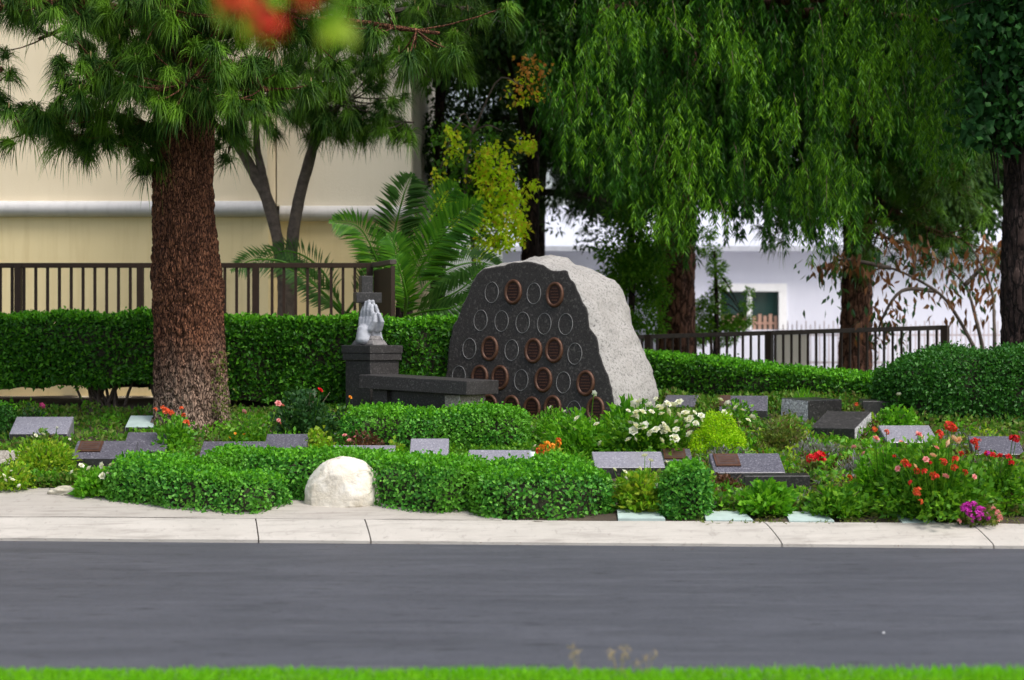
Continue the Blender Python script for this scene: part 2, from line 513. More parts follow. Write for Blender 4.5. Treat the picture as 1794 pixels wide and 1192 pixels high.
M['hedge_core'] = plain("hedge_core_dark", (0.030, 0.030, 0.015), 0.95, var=0.5, scale=30, bmp=0.6)  # very dark twig brown, standing in for shaded depth behind the leaves
M['dry'] = plain("dry_stalk", (0.42, 0.32, 0.17), 0.9, var=0.3)

# foliage
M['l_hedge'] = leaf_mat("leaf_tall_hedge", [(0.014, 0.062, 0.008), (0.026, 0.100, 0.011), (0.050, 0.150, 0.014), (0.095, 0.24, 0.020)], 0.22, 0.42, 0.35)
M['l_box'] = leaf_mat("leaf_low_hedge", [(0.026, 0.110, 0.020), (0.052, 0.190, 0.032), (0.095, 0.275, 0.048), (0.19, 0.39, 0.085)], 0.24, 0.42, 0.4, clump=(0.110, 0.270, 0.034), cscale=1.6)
M['l_shoot_lit'] = leaf_mat("leaf_new_growth_lit", [(0.050, 0.185, 0.012), (0.095, 0.28, 0.018), (0.16, 0.38, 0.03)], 0.28, 0.42, 0.35)  # young leaf hue, made brighter to stand in for light on hedge tops
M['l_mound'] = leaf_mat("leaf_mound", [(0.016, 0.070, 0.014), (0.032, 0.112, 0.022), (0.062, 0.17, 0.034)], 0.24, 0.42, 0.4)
M['l_pine'] = leaf_mat("needle_green", [(0.008, 0.028, 0.006), (0.018, 0.054, 0.009), (0.04, 0.098, 0.015), (0.09, 0.135, 0.035)], 0.14, 0.5, 0.3, clump=(0.120, 0.225, 0.022), cscale=2.4)
M['candle'] = plain("pine_candle", (0.36, 0.25, 0.12), 0.8)
M['l_spray_lit'] = leaf_mat("leaf_young_spray_lit", [(0.028, 0.085, 0.008), (0.066, 0.165, 0.011), (0.12, 0.25, 0.016), (0.19, 0.34, 0.024)], 0.30, 0.42, 0.35)  # young leaves with the light on the front clumps put into their colour
M['l_pepper'] = leaf_mat("leaf_weeping", [(0.007, 0.034, 0.006), (0.016, 0.072, 0.009), (0.04, 0.14, 0.012), (0.10, 0.25, 0.018)], 0.16, 0.42, 0.35, clump=(0.040, 0.125, 0.010), cscale=2.2)
M['l_back_shade'] = leaf_mat("leaf_back_shade", [(0.009, 0.030, 0.009), (0.018, 0.050, 0.013), (0.038, 0.085, 0.022)], 0.16, 0.5, 0.3, clump=(0.045, 0.085, 0.022), cscale=1.0)  # leaf colour darkened to stand in for deep canopy shade
M['l_conifer'] = leaf_mat("leaf_conifer", [(0.055, 0.15, 0.018), (0.10, 0.23, 0.022), (0.17, 0.30, 0.03)], 0.3, 0.5, 0.3)
M['l_yellow'] = leaf_mat("leaf_yellow", [(0.42, 0.62, 0.02), (0.58, 0.76, 0.035), (0.48, 0.68, 0.025), (0.66, 0.72, 0.05), (0.58, 0.42, 0.05)], 0.5, 0.45, 0.3)
M['l_creeper'] = leaf_mat("leaf_creeper_green", [(0.035, 0.10, 0.02), (0.06, 0.15, 0.026), (0.12, 0.22, 0.03)], 0.4, 0.45, 0.3)
M['l_orange'] = leaf_mat("leaf_orange", [(0.48, 0.15, 0.03), (0.5, 0.25, 0.05), (0.45, 0.34, 0.05)], 0.4, 0.45, 0.3)
M['l_palm'] = leaf_mat("leaf_palm", [(0.032, 0.115, 0.011), (0.066, 0.185, 0.015), (0.13, 0.265, 0.026)], 0.30, 0.36, 0.5)
M['l_palm_dark'] = leaf_mat("leaf_palm_dark", [(0.024, 0.070, 0.016), (0.045, 0.11, 0.026), (0.085, 0.16, 0.05)], 0.28, 0.4, 0.5)
M['l_brown'] = leaf_mat("leaf_rusty", [(0.22, 0.085, 0.035), (0.30, 0.13, 0.06), (0.13, 0.060, 0.030), (0.35, 0.2, 0.11)], 0.35, 0.5, 0.3)
M['l_blue'] = leaf_mat("leaf_bluegreen", [(0.030, 0.075, 0.045), (0.055, 0.115, 0.070), (0.06, 0.10, 0.04)], 0.3, 0.4, 0.4)
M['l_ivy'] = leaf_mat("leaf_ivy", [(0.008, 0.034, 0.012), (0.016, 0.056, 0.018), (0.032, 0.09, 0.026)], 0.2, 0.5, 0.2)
M['l_rose'] = leaf_mat("leaf_rose", [(0.016, 0.050, 0.022), (0.028, 0.078, 0.030), (0.05, 0.11, 0.04)], 0.3, 0.42, 0.45)
M['l_fresh'] = leaf_mat("leaf_fresh", [(0.060, 0.19, 0.016), (0.11, 0.28, 0.022), (0.20, 0.39, 0.040)], 0.38, 0.42, 0.4)
M['l_mid'] = leaf_mat("leaf_garden", [(0.040, 0.130, 0.014), (0.088, 0.215, 0.020), (0.18, 0.32, 0.034)], 0.35, 0.42, 0.4)
M['l_lime'] = leaf_mat("leaf_lime", [(0.26, 0.42, 0.012), (0.37, 0.54, 0.016), (0.21, 0.37, 0.014), (0.47, 0.60, 0.022)], 0.35, 0.5, 0.3)
M['l_yelgreen'] = leaf_mat("leaf_yellowgreen", [(0.13, 0.28, 0.025), (0.24, 0.38, 0.03), (0.34, 0.42, 0.04), (0.08, 0.2, 0.02)], 0.38, 0.45, 0.3)
M['l_grey'] = leaf_mat("leaf_greylavender", [(0.21, 0.21, 0.22), (0.15, 0.17, 0.12), (0.28, 0.26, 0.33), (0.10, 0.15, 0.06)], 0.3, 0.6, 0.2)
M['l_olive'] = leaf_mat("leaf_olive", [(0.075, 0.12, 0.022), (0.12, 0.17, 0.035), (0.17, 0.22, 0.05), (0.14, 0.10, 0.04)], 0.35, 0.5, 0.3)
M['l_cover'] = leaf_mat("leaf_cover", [(0.04, 0.115, 0.018), (0.07, 0.165, 0.024), (0.12, 0.22, 0.035), (0.17, 0.24, 0.05), (0.10, 0.09, 0.03)], 0.35, 0.5, 0.3)
M['l_maroon'] = leaf_mat("leaf_maroon", [(0.09, 0.035, 0.022), (0.13, 0.06, 0.03), (0.06, 0.04, 0.02)], 0.3, 0.5, 0.3)
M['grass'] = leaf_mat("grass_blade", [(0.13, 0.34, 0.010), (0.18, 0.43, 0.013), (0.25, 0.50, 0.018), (0.11, 0.29, 0.010)], 0.45, 0.45, 0.3, clump=(0.17, 0.42, 0.014), cscale=3.0)
def petal(name, cols): return leaf_mat(name, cols, 0.3, 0.55, 0.25)
M['p_white'] = petal("petal_white", [(0.72, 0.72, 0.66), (0.82, 0.82, 0.78), (0.66, 0.70, 0.62)])
M['p_red'] = petal("petal_red", [(0.55, 0.012, 0.016), (0.68, 0.02, 0.03), (0.45, 0.01, 0.012)])
M['p_orange'] = petal("petal_orange", [(0.66, 0.10, 0.03), (0.75, 0.17, 0.05), (0.62, 0.06, 0.03)])
M['p_vermil'] = petal("petal_vermilion", [(0.62, 0.035, 0.02), (0.70, 0.07, 0.03), (0.5, 0.03, 0.02)])
M['p_pink'] = petal("petal_pink", [(0.70, 0.26, 0.26), (0.78, 0.42, 0.40), (0.66, 0.18, 0.2)])
M['p_magenta'] = petal("petal_magenta", [(0.52, 0.03, 0.42), (0.62, 0.06, 0.52), (0.45, 0.02, 0.32)])
M['p_hotpink'] = petal("petal_hotpink", [(0.65, 0.05, 0.22), (0.7, 0.12, 0.3)])
M['p_peach'] = petal("petal_peach", [(0.78, 0.55, 0.36), (0.82, 0.66, 0.48), (0.76, 0.45, 0.3)])
M['p_yellow'] = petal("petal_amber", [(0.80, 0.42, 0.03), (0.78, 0.25, 0.03), (0.82, 0.55, 0.06)])

# ------------------------------------------------------------------ foliage generators
def leaves(P, A, L, W, fold=0.25, droop=0.0, side=None):
    """One folded rhombus (two triangles) per leaf."""
    n = len(P); A = nrm(A)
    L = np.broadcast_to(np.asarray(L, float), (n,))[:, None]; W = np.broadcast_to(np.asarray(W, float), (n,))[:, None]
    if side is None: side = rng.normal(size=(n, 3))
    S = nrm(np.cross(A, side)); N = np.cross(S, A)
    mid = P + A * L * 0.45 + N * (W * fold)
    tip = P + A * L + np.array([0, 0, -1.0]) * L * droop
    V = np.stack([P, mid + S * W * 0.5, tip, mid - S * W * 0.5], 1).reshape(-1, 3)
    b = np.arange(n)[:, None] * 4
    F = np.concatenate([b + [0, 1, 2], b + [0, 2, 3]], 0).astype(np.int32)
    return V, F

def joinVF(lst):
    V = []; F = []; n = 0
    for v, f in lst:
        V.append(np.asarray(v, float))
        if isinstance(f, np.ndarray): fs = [f]
        elif len(f) and isinstance(f[0], np.ndarray): fs = f
        else:
            d = {}
            for q in f: d.setdefault(len(q), []).append(q)
            fs = [np.array(x) for x in d.values()]
        for q in fs: F.append((q + n).astype(np.int32))
        n += len(v)
    by = {}
    for f in F: by.setdefault(f.shape[1], []).append(f)
    return np.concatenate(V), [np.concatenate(x) for x in by.values()]

def sample_surface(V, F, n):
    T = []
    for f in F:
        f = tuple(f)
        for k in range(1, len(f) - 1): T.append((f[0], f[k], f[k + 1]))
    T = np.array(T); a, b, c = V[T[:, 0]], V[T[:, 1]], V[T[:, 2]]
    N = np.cross(b - a, c - a); ar = np.linalg.norm(N, axis=1); N = nrm(N)
    i = rng.choice(len(T), n, p=ar / ar.sum())
    r1 = np.sqrt(rng.random(n))[:, None]; r2 = rng.random(n)[:, None]
    P = a[i] * (1 - r1) + b[i] * r1 * (1 - r2) + c[i] * r1 * r2
    return P, N[i], ar.sum() / 2

def sweep_core(path, hw, zb, zt, ex=0.42, bumpy=0.05, step=0.14, nc=22, endr=0.25):
    """Rounded-box body swept along a ground path. path (k,2); hw, zb, zt per path point."""
    path = np.asarray(path, float); k = len(path)
    seg = np.r_[0, np.cumsum(np.linalg.norm(np.diff(path, axis=0), axis=1))]
    n = max(8, int(seg[-1] / step)); s = np.linspace(0, seg[-1], n)
    sx = spline(np.c_[path, np.zeros(k)], n * 4)
    ss = np.r_[0, np.cumsum(np.linalg.norm(np.diff(sx, axis=0), axis=1))]
    cx = np.interp(s, ss * seg[-1] / ss[-1], sx[:, 0]); cy = np.interp(s, ss * seg[-1] / ss[-1], sx[:, 1])
    hw = np.interp(s, seg, hw); zb = np.interp(s, seg, zb); zt = np.interp(s, seg, zt)
    T = nrm(np.c_[np.gradient(cx), np.gradient(cy)]); Nn = np.c_[-T[:, 1], T[:, 0]]
    th = np.linspace(0, np.pi, nc)
    u = np.sign(np.cos(th)) * np.abs(np.cos(th)) ** ex; h = np.abs(np.sin(th)) ** ex
    dd = np.minimum(s, seg[-1] - s)
    er = np.clip(1 - (1 - np.clip(dd / endr, 0, 1)) ** 2.4, 0.0, 1) ** 0.42
    er = np.maximum(er, 0.55)
    V = np.zeros((n, nc, 3))
    for i in range(n):
        V[i, :, 0] = cx[i] - Nn[i, 0] * u * hw[i] * er[i]
        V[i, :, 1] = cy[i] - Nn[i, 1] * u * hw[i] * er[i]
        V[i, :, 2] = zb[i] + h * (zt[i] - zb[i]) * (0.6 + 0.4 * er[i])
    V = V.reshape(-1, 3)
    ctr = np.repeat(np.c_[cx, cy, (zb + zt) / 2], nc, 0)
    V = V + nrm(V - ctr) * (fbm(V * 2.2, 3) * bumpy)[:, None]
    F = [(i * nc + j, i * nc + j + 1, (i + 1) * nc + j + 1, (i + 1) * nc + j) for i in range(n - 1) for j in range(nc - 1)]
    F += [tuple(range(nc - 1, -1, -1)), tuple((n - 1) * nc + j for j in range(nc))]
    # outward orientation check
    a, b, c_, _ = F[len(F) // 3]
    if np.dot(np.cross(V[b] - V[a], V[c_] - V[a]), V[a] - ctr[a]) < 0:
        F = [tuple(reversed(f)) for f in F]
    return V, F

def clothe(V, F, dens, L, W, thick=0.06, out=0.7, up=0.25, shrink=0.05, droop=0.1):
    _, _, area = sample_surface(V, F, 10)
    P, N, _ = sample_surface(V, F, int(area * dens * 1.25))
    keep = rng.random(len(P)) < np.clip(.80 + 1.0 * fbm(P * 3.1 + 5, 3), .42, 1.0)      # thin places and full places
    P, N = P[keep], N[keep]; n = len(P)
    P = P + N * (rng.random(n)[:, None] ** 0.8 * -thick + 0.018 + rng.normal(size=(n, 1)) * 0.016 + (rng.random((n, 1)) < .04) * rng.random((n, 1)) * 0.06)
    A = N * out * .6 + rng.normal(size=(n, 3)) * 0.7 + np.array([0, 0, up])
    l = L * rng.uniform(0.5, 1.4, n)
    lv = leaves(P, A, l, W * rng.uniform(0.7, 1.2, n), droop=droop, side=N + rng.normal(size=(n, 3)) * .45)
    # solid inner body, twig colour darkened for shade inside, keeps the daylight out
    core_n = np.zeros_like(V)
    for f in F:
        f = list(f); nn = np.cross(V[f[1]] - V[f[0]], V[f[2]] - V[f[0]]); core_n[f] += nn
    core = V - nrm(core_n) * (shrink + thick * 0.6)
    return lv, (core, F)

def hedge(label, path, hw, h, mat, base=None, zb_off=-0.08, zt=None, dens=5200, L=0.034, W=0.022, name='hedge', cat='hedge', ex=0.42, bumpy=0.05, stems=0, thick=0.06, endr=0.25, shoots=1500, shoot_mat='l_shoot_lit'):
    path = np.asarray(path, float)
    gz = g(path[:, 0], path[:, 1])
    ztop = gz + np.asarray(h, float) if zt is None else np.asarray(zt, float)
    V, F = sweep_core(path, np.broadcast_to(hw, (len(path),)), gz + np.asarray(zb_off, float), ztop, ex, bumpy, endr=endr)
    lv, core = clothe(V, F, dens, L, W, thick)
    mid = path[len(path) // 2]
    t = thing(name, label, cat, (mid[0], mid[1], float(g(mid[0], mid[1]))))
    part('foliage', lv[0], lv[1], mat, t, kind='stuff')
    part('dark_core', core[0], core[1], M['hedge_core'], t, kind='stuff')
    if shoots:                        # paler young growth on the clipped top, brightened to paint its top light
        P, N, area = sample_surface(V, F, 10)
        P, N, _ = sample_surface(V, F, int(area * shoots))
        P, N = P[N[:, 2] > .75], N[N[:, 2] > .75]
        n_ = len(P); P = P + N * (rng.normal(size=(n_, 1)) * .018 + .03)
        lv = leaves(P, rng.normal(size=(n_, 3)) * .7 + [0, 0, .8], L * rng.uniform(.6, 1.2, n_), W * rng.uniform(.7, 1.2, n_), droop=.1)
        part('new_shoots_lit', lv[0], lv[1], M[shoot_mat], t, kind='stuff')
    for k in range(stems):
        i = rng.random() * (len(path) - 1); a = path[int(i)] * (1 - i % 1) + path[int(i) + 1] * (i % 1)
        mb = MB()
        z0 = float(g(a[0], a[1]))
        for q in range(rng.integers(5, 9)):
            e = np.array([a[0] + rng.normal() * 0.22, a[1] + rng.normal() * 0.14, z0 + 0.4])
            s = np.array([a[0] + rng.normal() * 0.05, a[1] + rng.normal() * 0.04, z0 - 0.05])
            mb.tube(spline([s, (s + e) / 2 + rng.normal(size=3) * 0.03, e], 6), np.linspace(0.02, 0.009, 6), 6)
        mb.build('stem', M['bark_thin'], t, True)
    return t

def needle_tufts(C, D, n, length, droop=0.55, width=0.0042, spread=1.1):
    """Mop-like tufts of long needles: C (k,3) tips, D (k,3) axes."""
    k = len(C)
    length = np.broadcast_to(length, (k,))
    base = np.repeat(C, n, 0); ax = np.repeat(nrm(D), n, 0)
    d = nrm(ax + rng.normal(size=(k * n, 3)) * spread * 0.55)
    ln = (np.repeat(length, n) * rng.uniform(0.6, 1.1, k * n))[:, None]
    base = base - ax * (rng.random((k * n, 1)) * 0.12) 
    dr = (droop * rng.uniform(0.7, 1.3, (k * n, 1)))
    S = nrm(np.cross(d, rng.normal(size=(k * n, 3)))) * width
    dn = np.array([0, 0, -1.0])
    def at_(t): return base + d * ln * t * (1 - 0.25 * t) + dn * ln * dr * t * t
    p0, p1, p2, p3 = at_(0.0), at_(0.4), at_(0.75), at_(1.0)
    V = np.stack([p0 - S * .6, p0 + S * .6, p1 - S, p1 + S, p2 - S * .8, p2 + S * .8, p3], 1).reshape(-1, 3)
    b = np.arange(k * n)[:, None] * 7
    Q = np.concatenate([b + [0, 1, 3, 2], b + [2, 3, 5, 4]], 0); T = b + [4, 5, 6]
    return V, [Q.astype(np.int32), T.astype(np.int32)]

def pine_crown(root, branches, mat, n_needles=110, length=0.33, twig_mat=None, droop=0.6, candles=True):
    """branches: list of (points, base radius, number of tufts, spread). Each branch is a part; the needles are one part."""
    Cs = []; Ds = []; cand = MB()
    for pts, r0, nt_, spr in branches:
        P = spline(pts, 12)
        mb = MB(); mb.tube(P, np.linspace(r0, r0 * 0.3, 12), 7)
        for q in range(nt_):
            t = 1 - rng.random() ** 1.3 * 0.75
            b = P[min(11, int(t * 11))]
            o = rng.normal(size=3) * np.asarray(spr) * (0.5 + 0.6 * t)
            c = b + o
            mid = (b + c) / 2 + np.array([0, 0, -0.04])
            mb.tube(spline([b, mid, c], 4), np.linspace(0.013, 0.006, 4), 4, cap=False)
            ax = nrm(nrm(c - mid) * 0.7 + np.array([0, 0, 0.75]) + rng.normal(size=3) * 0.25)
            Cs.append(c); Ds.append(ax)
            if candles and rng.random() < 0.55:
                hh = rng.uniform(0.04, 0.10)
                cand.tube([c, c + np.array([0, 0, hh])], [0.008, 0.005], 5)
        mb.build('branch', twig_mat or M['bark_pine'], root, True)
    V, F = needle_tufts(np.array(Cs), np.array(Ds), n_needles, length * rng.uniform(0.75, 1.15, len(Cs)), droop)
    part('crown', V, F, mat, root, kind='stuff')
    if candles and cand.n: cand.build('pine_candles', M['candle'], root, kind='stuff')

def trunk_mesh(pts, rad, n=72, m=150, depth=0.03, flare=0.0, lump=0.06, sx=7.0, sz=2.3):
    """Trunk with geometric bark: plates split by deep, mostly vertical furrows."""
    P = spline(pts, m); R = np.interp(np.linspace(0, 1, m), np.linspace(0, 1, len(rad)), rad)
    th = np.linspace(0, 2 * np.pi, n, endpoint=False)
    V = np.zeros((m, n, 3))
    for i in range(m):
        V[i, :, 0] = P[i, 0] + R[i] * np.cos(th); V[i, :, 1] = P[i, 1] + R[i] * np.sin(th); V[i, :, 2] = P[i, 2]
    N = np.stack([np.cos(th), np.sin(th), np.zeros(n)], 1)[None].repeat(m, 0)
    W = V.reshape(-1, 3)
    lumps = fbm(W * np.array([2.5, 2.5, 1.2]), 3) * lump
    if flare:
        z = (W[:, 2] - P[0, 2]); root = np.exp(-np.clip(z, 0, 9) / 0.22)
        ang = np.tile(th, m)
        lumps = lumps + flare * root * (0.5 + 0.5 * np.cos(ang * 5 + 1.1 + vnoise(W * 1.3) * 1.2)) ** 1.5
    wob = np.stack([fbm(W * 3 + 5, 2), fbm(W * 3 + 9, 2), fbm(W * 3 + 13, 2)], 1) * 0.35 + np.stack([vnoise(W * [14, 14, 7]), vnoise(W * [14, 14, 7] + 31), vnoise(W * [14, 14, 7] + 57)], 1) * .45
    Q = W * np.array([sx, sx, sz]) + wob
    e = np.empty(len(Q))
    for i, q in enumerate(Q):
        dd = mnoise.voronoi(q)[0]
        e[i] = dd[1] - dd[0]
    plate = np.clip(e / 0.28, 0, 1) ** 0.6
    e2 = np.empty(len(Q)); Q2 = W * np.array([sx * .42, sx * .42, sz * .30]) + wob * 1.4 + 7.7
    for i, q in enumerate(Q2):
        dd = mnoise.voronoi(q)[0]; e2[i] = dd[1] - dd[0]
    disp = lumps + depth * .9 * (np.clip(e2 / .22, 0, 1) ** .7 - .7) + depth * (plate - 0.6) + 0.25 * depth * fbm(W * 26, 2)
    V = W + N.reshape(-1, 3) * disp[:, None]
    ii = np.arange(m - 1)[:, None]; jj = np.arange(n)[None, :]
    F = np.stack([ii * n + jj, ii * n + (jj + 1) % n, (ii + 1) * n + (jj + 1) % n, (ii + 1) * n + jj], -1).reshape(-1, 4)
    return V, F.astype(np.int32)

# flowers: petals built once per kind, shared between all blossoms of that kind
FLOWER = {}
def flower_mesh(kind, mat, size):
    key = (kind, mat, size)
    if key in FLOWER: return FLOWER[key]
    lst = []
    if kind == 'rose':
        for ring, (k, rr, tilt) in enumerate(((6, 1.0, 0.35), (5, 0.7, 0.8), (4, 0.42, 1.25))):
            a = np.arange(k) * 2 * np.pi / k + ring
            P = np.zeros((k, 3)) + [0, 0, 0.1 * size * ring]
            A = np.stack([np.cos(a) * math.cos(tilt), np.sin(a) * math.cos(tilt), np.full(k, math.sin(tilt))], 1)
            sd = np.stack([np.cos(a), np.sin(a), np.zeros(k)], 1) * -1 + [0, 0, 1.0]
            lst.append(leaves(P, A, size * 0.58 * rr, size * 0.80 * rr, 0.22, side=sd))
    elif kind == 'cluster':
        k = 26
        u = nrm(rng.normal(size=(k, 3)) + [0, 0, 0.5]); u[:, 2] = np.abs(u[:, 2])
        P = u * size * 0.38 * rng.uniform(.7, 1.15, (k, 1))
        for q in range(4):
            t = nrm(np.cross(u, rng.normal(size=(k, 3))))
            lst.append(leaves(P, t + u * 0.4, size * 0.26, size * 0.2, 0.1, side=u))
    else:  # daisy / simple open flower
        k = 7; a = np.arange(k) * 2 * np.pi / k
        A = np.stack([np.cos(a), np.sin(a), np.full(k, 0.35)], 1)
        lst.append(leaves(np.zeros((k, 3)), A, size * 0.48, size * 0.50, 0.15, side=np.tile([0, 0, 1.0], (k, 1))))
        a = a + .3; A = np.stack([np.cos(a), np.sin(a), np.full(k, 1.0)], 1)
        lst.append(leaves(np.zeros((k, 3)), A, size * 0.38, size * 0.3, 0.15, side=np.tile([0, 0, 1.0], (k, 1))))
    V, F = joinVF(lst)
    FLOWER[key] = make_mesh(kind + '_flower', V, F, M[mat])
    return FLOWER[key]

def put_flowers(t, spots, kind, mat, size, name='flower'):
    """spots: world positions."""
    me = flower_mesh(kind, mat, size)
    o = np.array(t.location)
    for p in spots:
        inst(name, me, t, tuple(np.asarray(p) - o), (rng.uniform(0.2, 1.2), rng.normal() * 0.4, rng.uniform(-3, 3)), rng.uniform(0.55, 1.1))

def dome_points(n, c, r, h, shell=0.55):
    u = nrm(rng.normal(size=(n, 3))); u[:, 2] = np.abs(u[:, 2])
    rad = (shell + (1 - shell) * rng.random(n)) * (0.85 + 0.3 * vnoise(u * 2.3 + np.asarray(c) * 3))
    return np.asarray(c) + u * rad[:, None] * np.array([r, r, h]), u

def shrub(name, label, cat, px, pyb, wpx, hpx, mat, n, L, W, flowers=(), out=0.8, up=0.5, shell=0.35, stems=7, depth=None, base=None, droop=0.15, lift=0.0, group=None):
    """A garden plant standing on the bed: stems, leaves and, where the photo shows them, single blossoms."""
    b = bed(px, pyb) if base is None else np.asarray(base, float)
    s = FOC / b[1]; r = wpx / 2 / s; h = hpx / s
    t = thing(name, label, cat, tuple(b), group)
    n = int(n * 1.05); L, W = L * 1.3, W * 1.35
    P, u = dome_points(n, b + [0, 0, lift], r, h, shell)
    A = u * out + rng.normal(size=(n, 3)) * 0.55 + [0, 0, up]
    V, F = leaves(P, A, L * rng.uniform(0.6, 1.25, n), W * rng.uniform(0.7, 1.2, n), droop=droop)
    part('foliage', V, F, M[mat], t, kind='stuff')
    if stems:
        mb = MB()
        for k in range(stems):
            a = rng.uniform(0, 2 * np.pi); rr = r * rng.uniform(0.2, 0.8)
            e = b + [math.cos(a) * rr, math.sin(a) * rr, h * rng.uniform(0.55, 0.9)]
            mb.tube(spline([b + rng.normal(size=3) * [r * .15, r * .15, 0] - [0, 0, 0.02], (b + e) / 2 + [0, 0, 0.1 * h], e], 6), np.linspace(0.007, 0.003, 6), 5)
        mb.build('stems', M['twig'], t, True, kind='stuff')
    for (kind, fm, size, pts) in flowers:
        sp = []
        for (fx, fy) in pts:
            dx = (fx - px) / max(wpx / 2, 1)
            dd = b[1] - r * math.sqrt(max(0.05, 1 - min(1, abs(dx)) ** 2)) * 0.75
            sp.append(at(fx, fy, dd))
        put_flowers(t, sp, kind, fm, size)
        # stalks so that no blossom floats
        mb = MB()
        for q in sp:
            q = np.asarray(q); e = b + (q - b) * [0.55, 0.55, 0.3]
            mb.tube(spline([q, (q + e) / 2 + [0, 0, -0.02], e], 4), [0.003, 0.004, 0.004, 0.005], 4, cap=False)
        mb.build('flower_stalks', M['l_mid'], t, kind='stuff')
    return t
#SECTION2
# ------------------------------------------------------------------ the setting
def sheet(name, xs, ys, zf, mat, parent=None, smooth=True):
    X, Y = np.meshgrid(xs, ys); Z = zf(X, Y)
    V = np.stack([X, Y, Z], -1).reshape(-1, 3); n = len(xs); m_ = len(ys)
    i = np.arange(m_ - 1)[:, None]; j = np.arange(n - 1)[None]
    F = np.stack([i * n + j, i * n + j + 1, (i + 1) * n + j + 1, (i + 1) * n + j], -1).reshape(-1, 4).astype(np.int32)
    o = part(name, V, F, mat, parent, smooth); o['kind'] = 'structure'; return o

# one sheet of ground to the horizon: below the road, up the bed, level behind
def terr(X, Y):
    z = np.where(Y < 10.4, 0.02, np.where(Y < kerb_y(np.clip(X, -30, 30)) + 0.72, -0.08, g(np.clip(X, -30, 30), Y) - 0.08))
    return np.where(np.abs(Y - 11.4) < 0.9, -0.06, z)
xs = np.r_[-400, -200, -100, -50, np.linspace(-20, 20, 41), 50, 100, 200, 400]
ys = np.r_[-300, -100, -30, 0, 5, 8, 10.3, 10.6, 13, np.linspace(15, 21, 61), np.linspace(21.3, 26, 16), 28, 32, 40, 60, 90, 150, 300, 600]
sheet('ground', xs, ys, terr, M['terrain'])

# road
V = np.array([[-60, 10.62, 0], [60, 10.62, 0], [60, kerb_y(60) + 0.02, 0], [-60, kerb_y(-60) + 0.02, 0]])
xs = np.linspace(-40, 40, 161)
tt = np.linspace(0, 1, 24)
X = np.repeat(xs[None], 24, 0); Y = 10.60 + tt[:, None] * (kerb_y(X) + 0.02 - 10.60)
Z = 0.012 * np.sin(np.pi * tt)[:, None] + X * 0
Vr = np.stack([X, Y, Z], -1).reshape(-1, 3); n = 161
i = np.arange(23)[:, None]; j = np.arange(n - 1)[None]
Fr = np.stack([i * n + j, i * n + j + 1, (i + 1) * n + j + 1, (i + 1) * n + j], -1).reshape(-1, 4).astype(np.int32)
o = part('road', Vr, Fr, M['asphalt'], None, True); o['kind'] = 'structure'

# near lawn edge, with its own low kerb hidden under the grass
sheet('lawn', np.linspace(-30, 30, 61), np.r_[-20, -5, 0, 4, 7, 9, 10, 10.42, 10.5], lambda X, Y: np.where(Y > 10.45, 0.0, 0.055) + 0 * X, M['lawn'])
n = 78000
gx = rng.uniform(-4.6, 4.6, n); gy = 10.52 - rng.random(n) ** 1.25 * 3.2
P = np.stack([gx, gy, np.full(n, 0.05)], 1)
hgt = rng.uniform(0.035, 0.075, n) * (1 + 0.25 * fbm(P * [1.6, 1.6, 1], 2))
A = np.stack([rng.normal(size=n) * 0.4, rng.normal(size=n) * 0.4, np.ones(n)], 1)
V, F = leaves(P, A, hgt, 0.0075, 0.3, 0.12)
o = part('lawn_grass', V, F, M['grass']); o['kind'] = 'stuff'

# kerb: a rolled concrete kerb cast in lengths with open joints
kerb = bpy.data.objects.new('kerb', None); link(kerb); kerb['kind'] = 'structure'
prof = [(0.0, -0.06), (0.0, 0.025), (0.03, 0.042), (0.10, 0.066), (0.20, 0.097), (0.30, 0.126), (0.42, 0.153), (0.52, 0.168), (0.52, -0.06)]
joints = [-22.0, -17.5, -13.0, -8.6, -4.75]
for px, py in ((455, 950), (652, 950), (1368, 957), (1740, 961)):
    joints.append((px - 897) / FOC * (EYE * FOC / (py - 600)))
joints += [8.2, 12.6, 17.0, 21.5]
for a, b in zip(joints[:-1], joints[1:]):
    xs = np.linspace(a + 0.006, b - 0.006, max(3, int((b - a) / 0.25)))
    rows = []
    for x in xs:
        for (dy, z) in prof:
            # joints run square to the kerb
            rows.append([x - dy * 0.18, kerb_y(x - dy * 0.18) + dy, z + 0.004 * float(fbm(np.array([[x * 1.5, dy * 6, 2.0]]), 2)[0])])
    k = len(prof); V = np.array(rows)
    F = [(i * k + j, (i + 1) * k + j, (i + 1) * k + j + 1, i * k + j + 1) for i in range(len(xs) - 1) for j in range(k - 1)]
    F += [tuple(range(k)), tuple((len(xs) - 1) * k + j for j in range(k - 1, -1, -1))]
    part('kerb_segment', V, F, M['kerb'], kerb)
part('joint_filler', np.array([[-22, kerb_y(-22) + .06, 0.03], [21, kerb_y(21) + .06, .03], [21, kerb_y(21) + .5, .14], [-22, kerb_y(-22) + .5, .14]]), [(0, 1, 2, 3)], M['joint'], kerb)

# garden bed soil
sheet('garden_bed', np.linspace(-12, 12, 121), np.linspace(17.0, 27.2, 120),
      lambda X, Y: np.where(Y < kerb_y(X) + 0.45, -0.06, g(X, Y)) + 0.02 * vnoise(np.stack([X * 4, Y * 4, X * 0], -1)) - 0.012, M['soil'])

